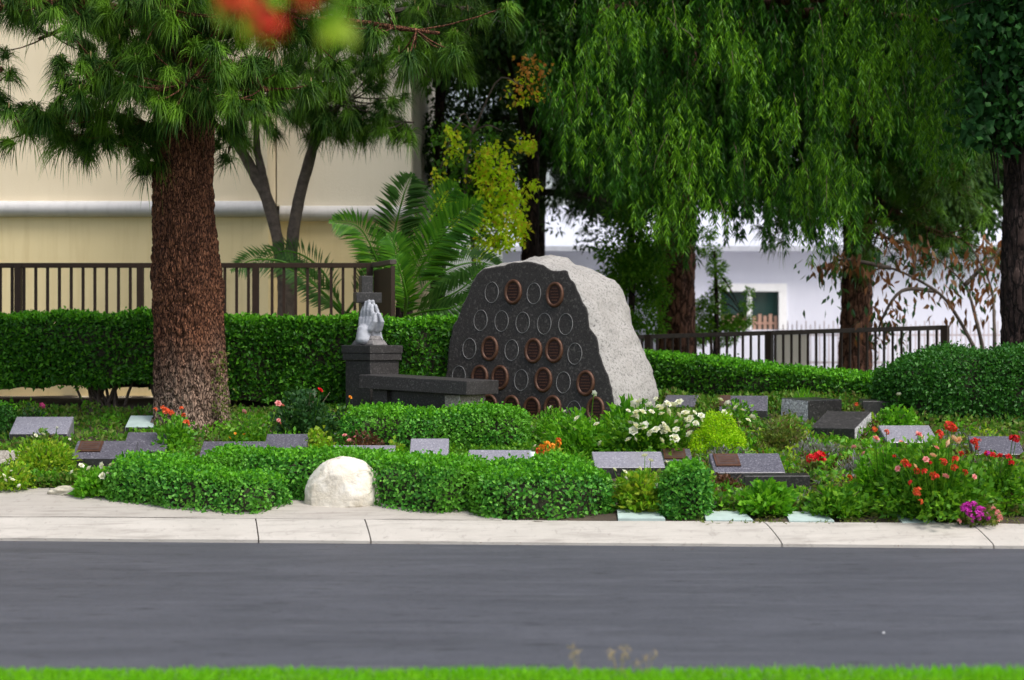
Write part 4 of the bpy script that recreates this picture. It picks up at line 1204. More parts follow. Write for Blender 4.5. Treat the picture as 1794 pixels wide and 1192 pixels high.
# ------------------------------------------------------------------ grave markers
MARKS = []
def marker(label, px, wpx, ytop, ymid, ybase, yaw=0, mat='granite_grey', side=None, depth=.36, plaque=None, hgt=None, plate_mat='bronze_brown', ln=None):
    """Slant-faced granite marker. ytop / ymid / ybase: back edge, front edge of the slanted face and ground line in the photo."""
    b = bed(px, ybase); s = FOC / b[1]; w_ = wpx / s
    hf = max(.03, (ybase - ymid) / s)
    a = math.radians(yaw)
    zback = EYE - (ytop - 600) / FOC * (b[1] + depth)
    hb = max(hf + .02, zback - b[2])
    t = thing('grave_marker', label, 'grave marker', tuple(b), 'granite grave markers in the garden bed')
    x, d2 = w_ / 2, depth
    V = np.array([[-x, 0, -.06], [x, 0, -.06], [x, d2, -.06], [-x, d2, -.06], [-x, 0, hf], [x, 0, hf], [x, d2 * .93, hb], [-x, d2 * .93, hb]])
    V = V @ Rz(a).T + b
    F = [(0, 3, 2, 1), (4, 5, 6, 7), (0, 1, 5, 4), (1, 2, 6, 5), (2, 3, 7, 6), (3, 0, 4, 7)]
    mats = [M[mat], M[side or mat], M['granite_dark']]; MARKS.append((b[0], b[1], w_, depth))  # dark granite on every front paints its unlit look
    body = part('body', V, F, mats, t, False, midx=[1, 0, 2, 1, 1, 1])
    bm = bmesh.new(); bm.from_mesh(body.data)
    bmesh.ops.bevel(bm, geom=list(bm.edges), offset=.006, segments=1, affect='EDGES'); bm.to_mesh(body.data); bm.free()
    if plaque:
        u0, u1, v0, v1 = plaque               # fractions across and up the slanted face
        ex = np.array([math.cos(a), math.sin(a), 0]); o0 = V[4]; ey = V[7] - V[4]; exv = V[5] - V[4]
        nn = nrm(np.cross(exv, ey))
        def q(u, v, h): return o0 + exv * u + ey * v + nn * h
        Vp = np.array([q(u0, v0, .002), q(u1, v0, .002), q(u1, v1, .002), q(u0, v1, .002), q(u0, v0, .014), q(u1, v0, .014), q(u1, v1, .014), q(u0, v1, .014)])
        fr_ = part('bronze_plaque', Vp, [(4, 5, 6, 7), (0, 1, 5, 4), (1, 2, 6, 5), (2, 3, 7, 6), (3, 0, 4, 7)], M['bronze_rim'], t)
        du, dv = (u1 - u0) * .09, (v1 - v0) * .12
        Vi = np.array([q(u0 + du, v0 + dv, .0165), q(u1 - du, v0 + dv, .0165), q(u1 - du, v1 - dv, .0165), q(u0 + du, v1 - dv, .0165)])
        part('plaque_field', Vi, [(0, 1, 2, 3)], M[plate_mat], fr_)
        mb = MB()
        for r_ in range(3):
            vv = v0 + dv + (v1 - v0 - 2 * dv) * (.25 + .25 * r_)
            Vl = np.array([q(u0 + du * 2, vv - .02, .018), q(u1 - du * 2, vv - .02, .018), q(u1 - du * 2, vv + .03, .018), q(u0 + du * 2, vv + .03, .018)])
            mb.add(Vl, [(0, 1, 2, 3)])
        mb.build('lettering', M['bronze_rim'], fr_, kind='stuff')
    return t
marker('wide lavender-grey slant marker below the tall hedge beside the small round ball', 67, 102, 730, 760, 772, 0, 'granite_pale')
marker('small pale marker half hidden in ferns next to the big pine trunk', 245, 52, 728, 748, 760, 0, 'slate')
marker('tan-grey marker at the very edge of the picture above the white flowers', -8, 62, 789, 812, 826, 0, 'granite_tan')
marker('dark slant marker with a small bronze plaque at one end behind the front hedge', 178, 108, 772, 803, 826, 0, 'granite_grey', plaque=(.06, .44, .34, .92))
marker('plain dark grey marker tucked behind the plaque marker near orange flowers', 252, 76, 757, 790, 808, 0, 'granite_grey')
marker('long low grey marker just above the front hedge under the pine', 406, 116, 773, 800, 822, 0, 'granite_grey')
marker('short speckled grey marker right of the pine among pink roses', 498, 74, 760, 792, 812, 0, 'granite_grey')
marker('low pale marker strip behind the cream boulder and front hedge', 634, 112, 780, 800, 822, 0, 'granite_pale')
marker('pale squarish marker standing out below the middle hedge', 751, 68, 768, 801, 822, 0, 'granite_pale')
marker('wide pale marker beside the small white vase and orange blooms', 872, 112, 788, 820, 842, -4, 'granite_pale')
marker('wide lilac-grey marker below the white rose bush', 1104, 124, 791, 819, 836, 3, 'granite_pale')
marker('narrow marker with a brown bronze plate joined to the lilac marker', 1188, 52, 786, 808, 822, 0, 'granite_grey', plaque=(.05, .80, .12, .92))
marker('charcoal marker with framed bronze plate beside the lime ball bush', 1314, 126, 794, 828, 850, 4, 'granite_grey', plaque=(.05, .40, .30, .92))
marker('upright black-faced slab in front of the framed plate marker', 1362, 116, 831, 834, 862, 3, 'granite_dark', side='granite_grey', depth=.14)
marker('grey wedge marker peeking out at the foot of the memorial boulder', 1188, 58, 692, 712, 722, -14, 'granite_grey')
marker('glossy slant marker behind the white roses with a brown plate corner', 1302, 84, 693, 719, 738, -8, 'granite_grey', side='granite_dark', plaque=(.0, .22, .25, .95))
marker('grey marker with a rough flank and black polished end by the back hedge', 1446, 92, 697, 701, 742, 42, 'granite_dark', side='granite_rough', depth=.42)
marker('dark polished wedge with a rough speckled side among red flowers', 1458, 84, 720, 750, 772, -32, 'granite_bench', side='granite_rough', depth=.50)
marker('low black marker at the base of the large clipped mound', 1543, 64, 699, 703, 732, 4, 'granite_dark', side='granite_grey', depth=.2)
marker('pale polished marker above the red and orange flower bush', 1600, 92, 745, 775, 786, 4, 'granite_pale', depth=.42)
marker('grey marker with red flowers along its foot at the edge of the mound', 1752, 88, 764, 796, 806, 0, 'granite_grey')
marker('dark low marker cut off by the picture edge beside the flower bush', 1800, 80, 832, 838, 858, 0, 'granite_dark', side='granite_grey', depth=.2)

# thin pale slabs let into the ground behind the kerb
def flat_slab(label, px, py, wpx, dep=.36, yaw=0, tilt=.10):
    b = bed(px, py); s = FOC / b[1]; x = wpx / s / 2
    V = []
    for z in (-.06, .012):
        V += [[-x, 0, z], [x * .92, 0, z], [x * .7, dep, z + dep * (tilt + .05)], [-x * .96, dep, z + dep * (tilt + .05)]]
    V = np.array(V) @ Rz(math.radians(yaw)).T + b
    MARKS.append((b[0], b[1], 2 * x, dep))
    o = part('ground_slab', V, [(0, 3, 2, 1), (4, 5, 6, 7), (0, 1, 5, 4), (1, 2, 6, 5), (2, 3, 7, 6), (3, 0, 4, 7)], M['slate'])
    tag(o, label, 'slab', 'pale slabs laid behind the kerb')
flat_slab('thin pale green slab lying between the two clipped low bushes', 1126, 911, 86)
flat_slab('thin pale green slab lying right beside the small cube bush', 1280, 914, 86)
flat_slab('thin pale green slab under the fresh green plant by the kerb', 1424, 915, 82)
flat_slab('faint pale slab half buried below the red flower bush', 1612, 918, 62)

# small vase beside the wide pale marker
vb = bed(932, 842)
pr_ = [(.0, .0), (.030, 0), (.030, .02), (.020, .05), (.022, .12), (.030, .20), (.026, .20), (.018, .13)]
V = []; th = np.linspace(0, 2 * np.pi, 16, endpoint=False)
for r_, z in pr_: V.append(np.stack([r_ * np.cos(th) * 1.05, r_ * np.sin(th) * 1.05, np.full(16, z * 1.15)], 1))
F = [(i * 16 + j, i * 16 + (j + 1) % 16, (i + 1) * 16 + (j + 1) % 16, (i + 1) * 16 + j) for i in range(len(pr_) - 1) for j in range(16)]
o = part('flower_vase', np.concatenate(V) + vb + [0, 0, .05], F, M['vase'], None, True)
tag(o, 'small pale vase standing at the end of the wide pale marker', 'vase')
# ------------------------------------------------------------------ clipped hedges
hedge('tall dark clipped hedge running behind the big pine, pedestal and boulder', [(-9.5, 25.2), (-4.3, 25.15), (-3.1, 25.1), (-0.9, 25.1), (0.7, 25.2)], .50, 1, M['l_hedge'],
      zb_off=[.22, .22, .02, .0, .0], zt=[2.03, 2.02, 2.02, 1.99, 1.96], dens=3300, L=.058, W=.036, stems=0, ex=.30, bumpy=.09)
# its bare stems show at the foot
th_ = [o for o in bpy.data.objects if o.get('label', '').startswith('tall dark clipped hedge')][0]
for sx_ in (-5.05, -4.9, -4.15, -4.05, -3.5):
    mb = MB(); z0 = float(g(sx_, 25.0))
    for q in range(9):
        e = np.array([sx_ + rng.normal() * .24, 24.95 + rng.normal() * .12, z0 + .55]); s_0 = np.array([sx_ + rng.normal() * .06, 25.0 + rng.normal() * .04, z0 - .12])
        mb.tube(spline([s_0, (s_0 + e) / 2 + rng.normal(size=3) * .03, e], 6), np.linspace(.022, .010, 6), 6)
    mb.build('stem', M['bark_thin'], th_, True)

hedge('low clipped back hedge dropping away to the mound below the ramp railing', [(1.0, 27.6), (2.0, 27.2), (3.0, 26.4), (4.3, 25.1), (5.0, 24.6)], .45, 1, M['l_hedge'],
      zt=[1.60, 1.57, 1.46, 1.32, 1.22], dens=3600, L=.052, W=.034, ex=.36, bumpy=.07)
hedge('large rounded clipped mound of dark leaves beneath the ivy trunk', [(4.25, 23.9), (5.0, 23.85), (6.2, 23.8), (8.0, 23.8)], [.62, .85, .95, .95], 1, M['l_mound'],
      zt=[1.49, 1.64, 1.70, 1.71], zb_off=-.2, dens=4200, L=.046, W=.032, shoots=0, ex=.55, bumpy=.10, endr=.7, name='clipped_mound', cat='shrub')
def front(pts, hw, h, label, **k):
    P = []
    for (px, py), w_ in zip(pts, np.broadcast_to(hw, (len(pts),))):
        b = bed(px, py); P.append((b[0], b[1] + w_ - .07))
    return hedge(label, P, hw, h, M['l_box'], **k)
front([(600, 790), (690, 790), (800, 788), (925, 786)], [.30, .36, .36, .32], [.34, .36, .36, .34], 'low clipped hedge directly in front of the granite bench', dens=4300, L=.042, W=.031, ex=.5, bumpy=.07)
front([(345, 872), (440, 874), (540, 874), (670, 880), (740, 893), (840, 905)], [.45, .45, .42, .45, .5, .5], [.33, .33, .33, .35, .36, .36], 'long low clipped hedge curving behind the cream boulder', dens=4300, L=.042, W=.031, ex=.42, bumpy=.10, endr=.2)
front([(825, 906), (900, 908), (980, 908), (1072, 906)], [.48, .52, .52, .42], [.33, .37, .38, .34], 'thick rounded hedge end against the kerb next to the yellow-green plant', dens=4300, L=.042, W=.031, ex=.5, bumpy=.12, endr=.3)
hedge('low clipped hedge pointing diagonally towards the kerb beside the cream boulder', [bed(250, 856)[:2], bed(315, 869)[:2], bed(390, 882)[:2], bed(480, 893)[:2]], [.50, .50, .42, .34], [.30, .31, .29, .25], M['l_box'],
      dens=4300, L=.042, W=.031, ex=.45, bumpy=.10, endr=.25)
b_ = bed(1203, 909)
hedge('small cube-shaped clipped bush standing alone at the kerb', [(b_[0] - .205, b_[1] + .22), (b_[0], b_[1] + .22), (b_[0] + .205, b_[1] + .22)], .22, [.40, .42, .40], M['l_box'], dens=5000, L=.042, W=.031, ex=.4, bumpy=.04, endr=.12, name='clipped_bush', cat='bush')
b_ = bed(-6, 768)
hedge('small round clipped ball bush cut by the picture edge beside the wide marker', [(b_[0] - .17, b_[1] + .2), (b_[0] + .16, b_[1] + .2)], .20, [.34, .34], M['l_mound'], dens=6500, L=.036, W=.026, ex=.8, bumpy=.03, endr=.2, name='clipped_bush', cat='bush')

# ------------------------------------------------------------------ big pine with reddish trunk
pb = bed(336, 760); pbx, pby, pbz = pb
pine = thing('pine_tree', 'big long-needled pine with a thick red-brown trunk before the tall hedge', 'tree', (pbx, pby + .35, pbz - .1))
yt = pby + .35
def tp(px, py): return at(px, py, yt)
tpts = [np.array([*tp(338, 770)[:2], pbz - .12]), tp(336, 700), tp(333, 620), tp(330, 500), tp(323, 400), tp(321, 250), tp(322, 100), tp(326, -150), tp(328, -500), tp(330, -900)]
zz = np.array([p[2] for p in tpts])
V, F = trunk_mesh(tpts, [.44, .405, .385, .37, .352, .34, .325, .29, .2, .06], n=240, m=460, depth=.030, flare=.13, lump=.035, sx=19, sz=4.2)
part('trunk', V, F, M['bark_pine'], pine, False)
def br(*pts): return [at(*p) for p in pts]
yb = yt
PB = [
 (br((285, 235, yb), (205, 205, 22.9), (115, 205, 22.6), (25, 215, 22.4)), .07, 30, (.24, .35, .14)),
 (br((290, 250, yb), (200, 240, 22.8), (120, 238, 22.6)), .045, 12, (.22, .3, .12)),
 (br((300, 150, yb), (235, 125, 22.5), (185, 115, 22.1), (150, 135, 21.8)), .07, 30, (.22, .35, .20)),
 (br((330, 180, yb - .3), (330, 140, 22.3), (325, 150, 21.8)), .06, 34, (.34, .3, .24)),
 (br((350, 160, yb), (410, 140, 22.5), (470, 160, 22.2)), .06, 24, (.28, .35, .22)),
 (br((310, 70, yb), (200, 15, 22.7), (80, 0, 22.3), (-20, 20, 22.2)), .08, 26, (.26, .4, .16)),
 (br((310, 10, yb), (160, -40, 23.4), (20, -50, 23.6), (-120, -20, 23.6)), .08, 30, (.32, .4, .22)),
 (br((330, 30, yb), (430, 10, 22.6), (520, 20, 22.3)), .07, 24, (.3, .4, .22)),
 (br((320, 60, yb), (300, 20, 22.2), (270, 10, 21.6)), .07, 26, (.4, .4, .22)),
 (br((375, 215, yb), (395, 235, 23.7), (405, 260, 23.8)), .035, 5, (.10, .15, .08)),
 (br((268, 260, yb), (255, 290, 23.2), (258, 262, 23.0)), .03, 4, (.09, .12, .06)),
 (br((290, 60, yb + .3), (180, 20, 24.2), (80, 0, 24.8), (-60, 30, 25.2)), .07, 22, (.3, .4, .16)),
 (br((5, 120, 22.6), (-30, 150, 22.5), (-60, 190, 22.4)), .03, 12, (.22, .3, .2)),
]
for k in range(20):       # the crown goes on above the picture
    a = k * 2.4; z = 5.15 + k * .22; r_ = 2.9 - k * .09
    c = np.array([tpts[6][0], yt, z])
    PB.append(([c, c + [math.cos(a) * r_ * .5, math.sin(a) * r_ * .5, .25], c + [math.cos(a) * r_, math.sin(a) * r_, .1]], .07, 20, (.35, .35, .25)))
pine_crown(pine, [(a, b, int(c * 1.35), d) for a, b, c, d in PB], M['l_pine'], 185, .335, droop=.66)

# forked pine behind the railing
yf = 28.4
fb = at(500, 560, yf); fg = 1.055
fork = thing('pine_tree', 'slender forked pine with two smooth grey stems behind the brown railing', 'tree', (fb[0], yf, fg))
def ftub(name, pts, rad, parent=fork, mt='bark_thin', n=14):
    P = spline(pts, 40); mb = MB(); mb.tube(P, np.interp(np.linspace(0, 1, 40), np.linspace(0, 1, len(rad)), rad), n)
    V = np.concatenate(mb.V); V = V + (fbm(V * 7, 3) * .008)[:, None]
    part(name, V, mb.F, M[mt], parent, True)
ftub('trunk', [np.array([fb[0], yf, fg - .05]), at(502, 545, yf), at(500, 490, yf), at(500, 455, yf)], [.14, .125, .12, .125])
ftub('stem', [at(494, 470, yf), at(484, 410, yf), at(466, 345, yf), at(435, 285, yf), at(408, 235, yf - .2), at(390, 150, yf - .4)], [.085, .08, .085, .075, .06, .04])
ftub('stem', [at(509, 470, yf), at(514, 405, yf), at(526, 340, yf), at(545, 270, yf), at(555, 215, yf), at(560, 80, yf)], [.085, .085, .078, .075, .07, .04])
ftub('stem', [at(470, 352, yf), at(458, 300, yf), at(450, 250, yf + .1), at(448, 160, yf + .2)], [.06, .055, .05, .03])
FB = [
 (br((555, 215, yf), (560, 165, 27.9), (552, 110, 27.5)), .05, 34, (.40, .35, .30)),
 (br((545, 240, yf), (630, 212, 27.9), (725, 215, 27.6)), .045, 24, (.18, .3, .10)),
 (br((555, 190, yf), (640, 120, 27.8), (740, 80, 27.5), (815, 75, 27.4)), .05, 34, (.22, .35, .22)),
 (br((408, 235, yf), (440, 190, 27.9), (480, 170, 27.6)), .04, 22, (.30, .3, .24)),
 (br((560, 120, yf), (640, 40, 27.8), (690, 20, 27.5)), .05, 28, (.34, .35, .26)),
 (br((560, 90, yf), (540, 30, 27.8), (480, 20, 27.5)), .05, 24, (.4, .35, .26)),
 (br((690, 20, 27.6), (760, 10, 27.6), (830, 15, 27.6)), .04, 16, (.3, .3, .2)),
 (br((555, 195, yf), (590, 190, 27.7), (620, 165, 27.5)), .04, 18, (.3, .3, .2)),
]
for k in range(5):
    a = k * 2.4; z = 6.9 + k * .5; r_ = 2.2 - k * .2; c = np.array([at(560, 80, yf)[0], yf, z - .6])
    FB.append(([c, c + [math.cos(a) * r_ * .5, math.sin(a) * r_ * .5, .25], c + [math.cos(a) * r_, math.sin(a) * r_, .1]], .05, 16, (.35, .35, .25)))
pine_crown(fork, [(a, b, int(c * 1.3), d) for a, b, c, d in FB], M['l_pine'], 150, .37, M['bark_thin'], droop=.66)

# ------------------------------------------------------------------ weeping trees behind
def trunk_only(root, base, top, r0, r1, mat, n=40, m=110, depth=.03, flare=.05, mid=None, sx=6, sz=1.6):
    pts = [base, (base + top) / 2 if mid is None else mid, top]
    V, F = trunk_mesh(pts, [r0, (r0 + r1) / 2, r1], n=n, m=m, depth=depth, flare=flare, lump=.03, sx=sx, sz=sz)
    part('trunk', V, F, mat, root, False)
def limbs(root, start, ends, r0, mat):
    for e in ends:
        e = np.asarray(e, float); mid = (start + e) / 2 + [0, 0, .35]
        mb = MB(); mb.tube(spline([start, mid, e], 14), np.linspace(r0, r0 * .3, 14), 8); mb.build('branch', mat, root, True)

def weeping(anchors, nper, lo, hi, L=.115, W=.017, mat=None, per=70, limit=None):
    """Hanging sprays: fine stems with narrow drooping leaflets. anchors (k,3); returns leaf mesh and stem mesh."""
    P = []; A = []; stems = []
    for a in anchors:
        for q in range(nper):
            s0 = a + rng.normal(size=3) * [.20, .20, .16]
            ln = rng.uniform(lo, hi)
            if limit is not None:
                ln = min(ln, max(.25, s0[2] - limit(s0)))
            dx = rng.normal(size=2) * .10
            t = rng.random(int(per * ln)) ** .85
            off = np.stack([dx[0] * np.sin(t * 1.6), dx[1] * np.sin(t * 1.6), -t * ln], 1)
            P.append(s0 + off)
            k = len(t); aa = rng.uniform(0, 2 * np.pi, k)
            A.append(np.stack([np.cos(aa) * .55, np.sin(aa) * .55, -rng.uniform(.45, 1.25, k)], 1))
            if q == 0: stems.append(np.array([s0, s0 + [dx[0], dx[1], -ln * .6], s0 + [dx[0], dx[1], -ln]]))
    P = np.concatenate(P); A = np.concatenate(A); n = len(P)
    return leaves(P, A, L * rng.uniform(.6, 1.25, n), W * rng.uniform(.7, 1.3, n), .2, .12), stems

# nearest weeping tree: trunk A
yA = 36.0; bA = at(1183, 600, yA); bA[2] = 1.02
wa = thing('weeping_tree', 'big weeping tree with a stout red-brown trunk and long bright hanging sprays', 'tree', tuple(bA))
topA = at(1190, 60, yA - .4)
trunk_only(wa, bA - [0, 0, .05], topA, .34, .26, M['bark_back'])
XB = np.array([880, 950, 1000, 1060, 1100, 1150, 1185, 1230, 1290, 1350, 1400, 1450, 1490, 1530, 1580, 1640, 1700, 1760, 1850])
YB = np.array([60, 190, 300, 355, 340, 430, 460, 440, 400, 430, 430, 455, 450, 350, 320, 310, 280, 210, 150])
def lim(p):
    d = p[1]; px = 897 + p[0] * FOC / d
    return EYE - (np.interp(px, XB, YB) + rng.normal() * 22 - 600) / FOC * d
# sprays gather in hanging clumps with dark gaps between them
cl = []
for k in range(150):
    px = rng.uniform(930, 1760); lim_y = np.interp(px, XB, YB); py = rng.uniform(-260, lim_y - 60)
    if 1325 < px < 1425 and py < 200: continue
    if 1560 < px < 1640 and 230 < py: continue
    if px < 1010 and py < 110: continue
    cl.append(at(px, py, rng.uniform(27.6, 30.4)))
cl = np.array(cl)
lv, stems = weeping(cl, 5, .40, .95, L=.115, W=.019, limit=lim, per=88)
young = []  # front clumps coloured brighter, as if catching the light
for (px, py) in ((1060, 40), (1100, 60), (1040, 100), (1190, 250), (1210, 280), (1225, 240), (1195, 300), (1460, 60), (1480, 120), (1500, 200), (1510, 60), (1530, 140), (1620, 200), (1650, 90), (1690, 80), (1470, 330), (1440, 260), (1560, 90), (1230, 40), (1150, 30), (1205, 330),
                 (1480, 20), (1520, 110), (1465, 180), (1455, 300), (1475, 380), (1660, 215), (1640, 240), (1330, 180), (1290, 120), (1270, 60), (1180, 190), (1110, 180), (1080, 270), (1700, 120), (1420, 330), (1350, 300), (1395, 220), (1570, 200), (1190, 400), (1170, 380), (1220, 390), (1600, 120), (1640, 30), (1580, 30), (1420, 420), (1310, 90), (1000, 150), (1020, 240)):
    young.append(at(px + rng.normal() * 8, py - 30 + rng.normal() * 10, rng.uniform(26.5, 27.3)))
lvy, sty = weeping(np.array(young), 11, .22, .60, L=.10, W=.017, limit=lim, per=82)
cl2 = []
for k in range(300):     # deeper layer round the trunk
    px = rng.uniform(900, 1760); py = rng.uniform(-240, np.interp(px, XB, YB) - 70)
    cl2.append(at(px, py, rng.uniform(30.8, 34.5)))
lv2, st2 = weeping(np.array(cl2), 6, .5, 1.3, L=.14, W=.028, limit=lim, per=70)
cl3 = np.stack([rng.uniform(-1.5, 9.5, 340), rng.uniform(25.5, 38, 340), rng.uniform(0, 1, 340)], 1)
cl3[:, 2] = EYE + cl3[:, 1] / 6 + 1.25 + 2.2 * cl3[:, 2]   # above the picture
lv3, st3 = weeping(cl3, 6, .5, 1.2, L=.20, W=.06, per=44)
V, F = lvy; part('lit_young_sprays', V, F, M['l_spray_lit'], wa, kind='stuff')
V, F = joinVF([lv, lv2, lv3]); part('crown', V, F, M['l_pepper'], wa, kind='stuff')
mb = MB()
for s_ in stems + sty + st2: mb.tube(spline(s_, 4), [.006, .005, .004, .003], 3, cap=False)
mb.build('hanging_stems', M['twig'], wa, kind='stuff')
hub = at(1190, 80, yA - .5)
limbs(wa, hub, [at(1050, 20, 29), at(1250, -20, 28), at(1420, -60, 29), at(1560, 0, 28.5), at(1680, 40, 29), at(1100, -120, 33), at(1330, -160, 31)], .13, M['bark_back'])

# second trunk, further along the ramp
yB = 33.5; bB = at(1497, 650, yB); bB[2] = 1.02
wb_ = thing('pine_tree', 'reddish straight trunk with a grey foot rising behind the ramp railing end', 'tree', tuple(bB))
topB = at(1512, -200, yB)
trunk_only(wb_, bB - [0, 0, .05], topB, .27, .19, M['bark_back'], mid=at(1502, 400, yB))
BBr = []
for (pts, nt_) in (((( 1510, 300, yB), (1600, 300, 32.6), (1700, 330, 32.0)), 34), (((1508, 330, yB), (1600, 390, 32.8), (1690, 420, 32.3)), 34), (((1505, 320, yB), (1430, 360, 33), (1370, 390, 32.6)), 22), (((1512, 240, yB), (1620, 220, 33), (1730, 250, 33)), 34),
                  (((1512, 200, yB), (1430, 170, 34), (1340, 190, 34.5)), 26), (((1510, 350, yB - .3), (1530, 400, 32.7), (1560, 420, 32.3)), 16), (((1515, 120, yB), (1620, 100, 33.5), (1740, 130, 34)), 28), (((1515, 60, yB), (1430, 40, 34), (1350, 60, 35)), 24)):
    BBr.append((br(*pts), .06, int(nt_ * 1.7), (.36, .45, .26)))
pine_crown(wb_, BBr, M['l_pine'], 80, .42, M['bark_back'], candles=False)

# more pine boughs about the weeping tree's trunk come from a tree standing behind it
yC = 39.5; bC = at(930, 600, yC); bC[2] = 1.02
wc = thing('pine_tree', 'dark pine far behind the memorial boulder, its boughs filling the gap beside the building', 'tree', tuple(bC))
trunk_only(wc, bC, at(925, -250, yC), .20, .14, M['bark_dark'])
CBr = []
for k in range(34):
    py = rng.uniform(-60, 345); sgn = rng.choice([-1, 1]); ln = rng.uniform(70, 190)
    CBr.append((br((927, py, yC), (927 + sgn * ln * .5, py + 5, yC + rng.normal() * .8 - .6), (927 + sgn * ln, py + 25, yC + rng.normal() * 1.2 - .8)), .05, 15, (.42, .5, .28)))
pine_crown(wc, CBr, M['l_back_shade'], 85, .46, M['bark_dark'], candles=False)

def broad_tree(name, label, base, r_trunk, clumps, mat, bark, L, W, per, droop=.2, cat='tree', top=None, down=0.0, nlimb=6):
    """clumps: (point, radius) leaf masses."""
    base = np.asarray(base, float)
    t = thing(name, label, cat, tuple(base))
    C = np.array([c for c, r in clumps]); top = np.array([base[0] + .1, base[1], C[:, 2].mean()]) if top is None else np.asarray(top, float)
    mb = MB(); P = spline([base - [0, 0, .05], (base + top) / 2 + [.05, 0, 0], top], 16); mb.tube(P, np.linspace(r_trunk, r_trunk * .45, 16), 10); mb.build('trunk', bark, t, True)
    for k in range(min(nlimb, len(C))):
        e = C[(k * 7) % len(C)]; s0 = P[8 + k % 7]; mb = MB(); mb.tube(spline([s0, (s0 + e) / 2 + [0, 0, .1], e], 8), np.linspace(r_trunk * .4, r_trunk * .1, 8), 6); mb.build('branch', bark, t, True)
    Ps = []; As = []
    for c, r in clumps:
        n = int(per * r * r)
        u = nrm(rng.normal(size=(n, 3))); Ps.append(np.asarray(c) + u * (r * rng.random((n, 1)) ** .45) * [1, 1, .8]); As.append(u * .7 + rng.normal(size=(n, 3)) * .5 - [0, 0, down])
    P = np.concatenate(Ps); A = np.concatenate(As); n = len(P)
    V, F = leaves(P, A, L * rng.uniform(.6, 1.25, n), W * rng.uniform(.7, 1.2, n), droop=droop)
    part('crown', V, F, mat, t, kind='stuff')
    return t
# evergreens closing the view behind the weeping sprays, coloured dark for canopy shade
def clumps(px0, px1, py0, py1, d0, d1, r0, r1, n): return [(at(rng.uniform(px0, px1), rng.uniform(py0, py1), rng.uniform(d0, d1)), rng.uniform(r0, r1)) for _ in range(n)]
broad_tree('evergreen_tree', 'dark evergreen standing hard against the corner of the stucco building', (wx(760, 36), 36, 1.05), .16, clumps(735, 900, -120, 330, 35, 38, .45, .8, 60), M['l_back_shade'], M['bark_dark'], .13, .06, 480, down=.4)
broad_tree('evergreen_tree', 'very dark overhanging evergreen bough mass above the yellow creeper', (wx(925, 34), 34.5, 1.05), .13, clumps(730, 1030, -160, 95, 31.5, 35, .4, .7, 70), M['l_back_shade'], M['bark_dark'], .13, .06, 620, down=.4)
broad_tree('evergreen_tree', 'dark evergreen filling the gap behind the longest hanging sprays', (wx(1497, 43), 43, 1.05), .2, clumps(1040, 1480, -140, 345, 40, 44, .7, 1.1, 110), M['l_back_shade'], M['bark_dark'], .19, .10, 560, down=.4)
broad_tree('evergreen_tree', 'dark evergreen behind the straight reddish trunk near the ivy', (wx(1785, 41), 41, 1.05), .2, clumps(1440, 1800, -140, 330, 38, 42, .7, 1.05, 90) + clumps(1560, 1740, 300, 420, 38, 40, .35, .6, 34), M['l_back_shade'], M['bark_dark'], .18, .09, 560, down=.4)
broad_tree('evergreen_tree', 'shaded tree with thin foliage above the boulder crest', (wx(938, 42), 42, 1.05), .14, clumps(890, 1080, -100, 270, 38, 42, .6, .95, 64) + clumps(945, 1090, 310, 440, 40, 42, .25, .42, 17), M['l_back_shade'], M['bark_dark'], .13, .06, 360, down=.3)
# small bright conifer beside the boulder flank and the twisting one by the window
broad_tree('small_conifer', 'small bright green conifer rising between the boulder and the stout trunk', (wx(1100, 34), 34, 1.05), .07, clumps(1060, 1150, 430, 570, 33.5, 34.5, .22, .38, 20) + clumps(1075, 1160, 300, 420, 33.5, 34.5, .2, .32, 12), M['l_conifer'], M['bark_dark'], .085, .034, 5200, top=at(1105, 300, 34))
broad_tree('juniper', 'twisting green juniper growing in front of the white window frame', (wx(1250, 38), 38, 1.05), .06,
           [(at(px, py, 38 + rng.normal() * .15), r) for px, py, r in ((1255, 470, .20), (1245, 440, .2), (1262, 500, .2), (1248, 530, .26), (1225, 545, .26), (1262, 560, .28), (1285, 572, .26), (1305, 560, .18), (1308, 535, .13), (1311, 512, .10), (1235, 575, .3), (1240, 410, .18), (1270, 585, .3), (1222, 585, .3))],
           M['l_conifer'], M['bark_dark'], .075, .03, 8000, top=at(1252, 440, 38))

# tree with a dark ivy-clad trunk at the picture's edge
yI = 26.2; bI = at(1790, 625, yI); bI[2] = 1.0
iv = thing('ivy_clad_tree', 'dark red-brown trunk rising behind the clipped mound with ivy on its upper half', 'tree', tuple(bI))
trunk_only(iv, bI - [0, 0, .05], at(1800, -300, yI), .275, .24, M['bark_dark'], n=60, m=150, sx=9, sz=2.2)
ivy = thing('ivy', 'dark glossy ivy hanging round the shaded trunk at the top corner', 'ivy', (bI[0], yI, 3.6))
lf = []
base_leaf = np.array([[0, 0, 0], [.30, .12, .03], [.52, .02, .05], [.34, .42, .05], [.22, .75, .02], [0, 1.15, -.10], [-.22, .75, .02], [-.34, .42, .05], [-.52, .02, .05], [-.30, .12, .03], [0, .45, -.03]])
FL = [(10, k, k + 1) for k in range(0, 9)] + [(10, 9, 0)]
iv_me = make_mesh('ivy_leaf', base_leaf * .135, FL, M['l_ivy'])
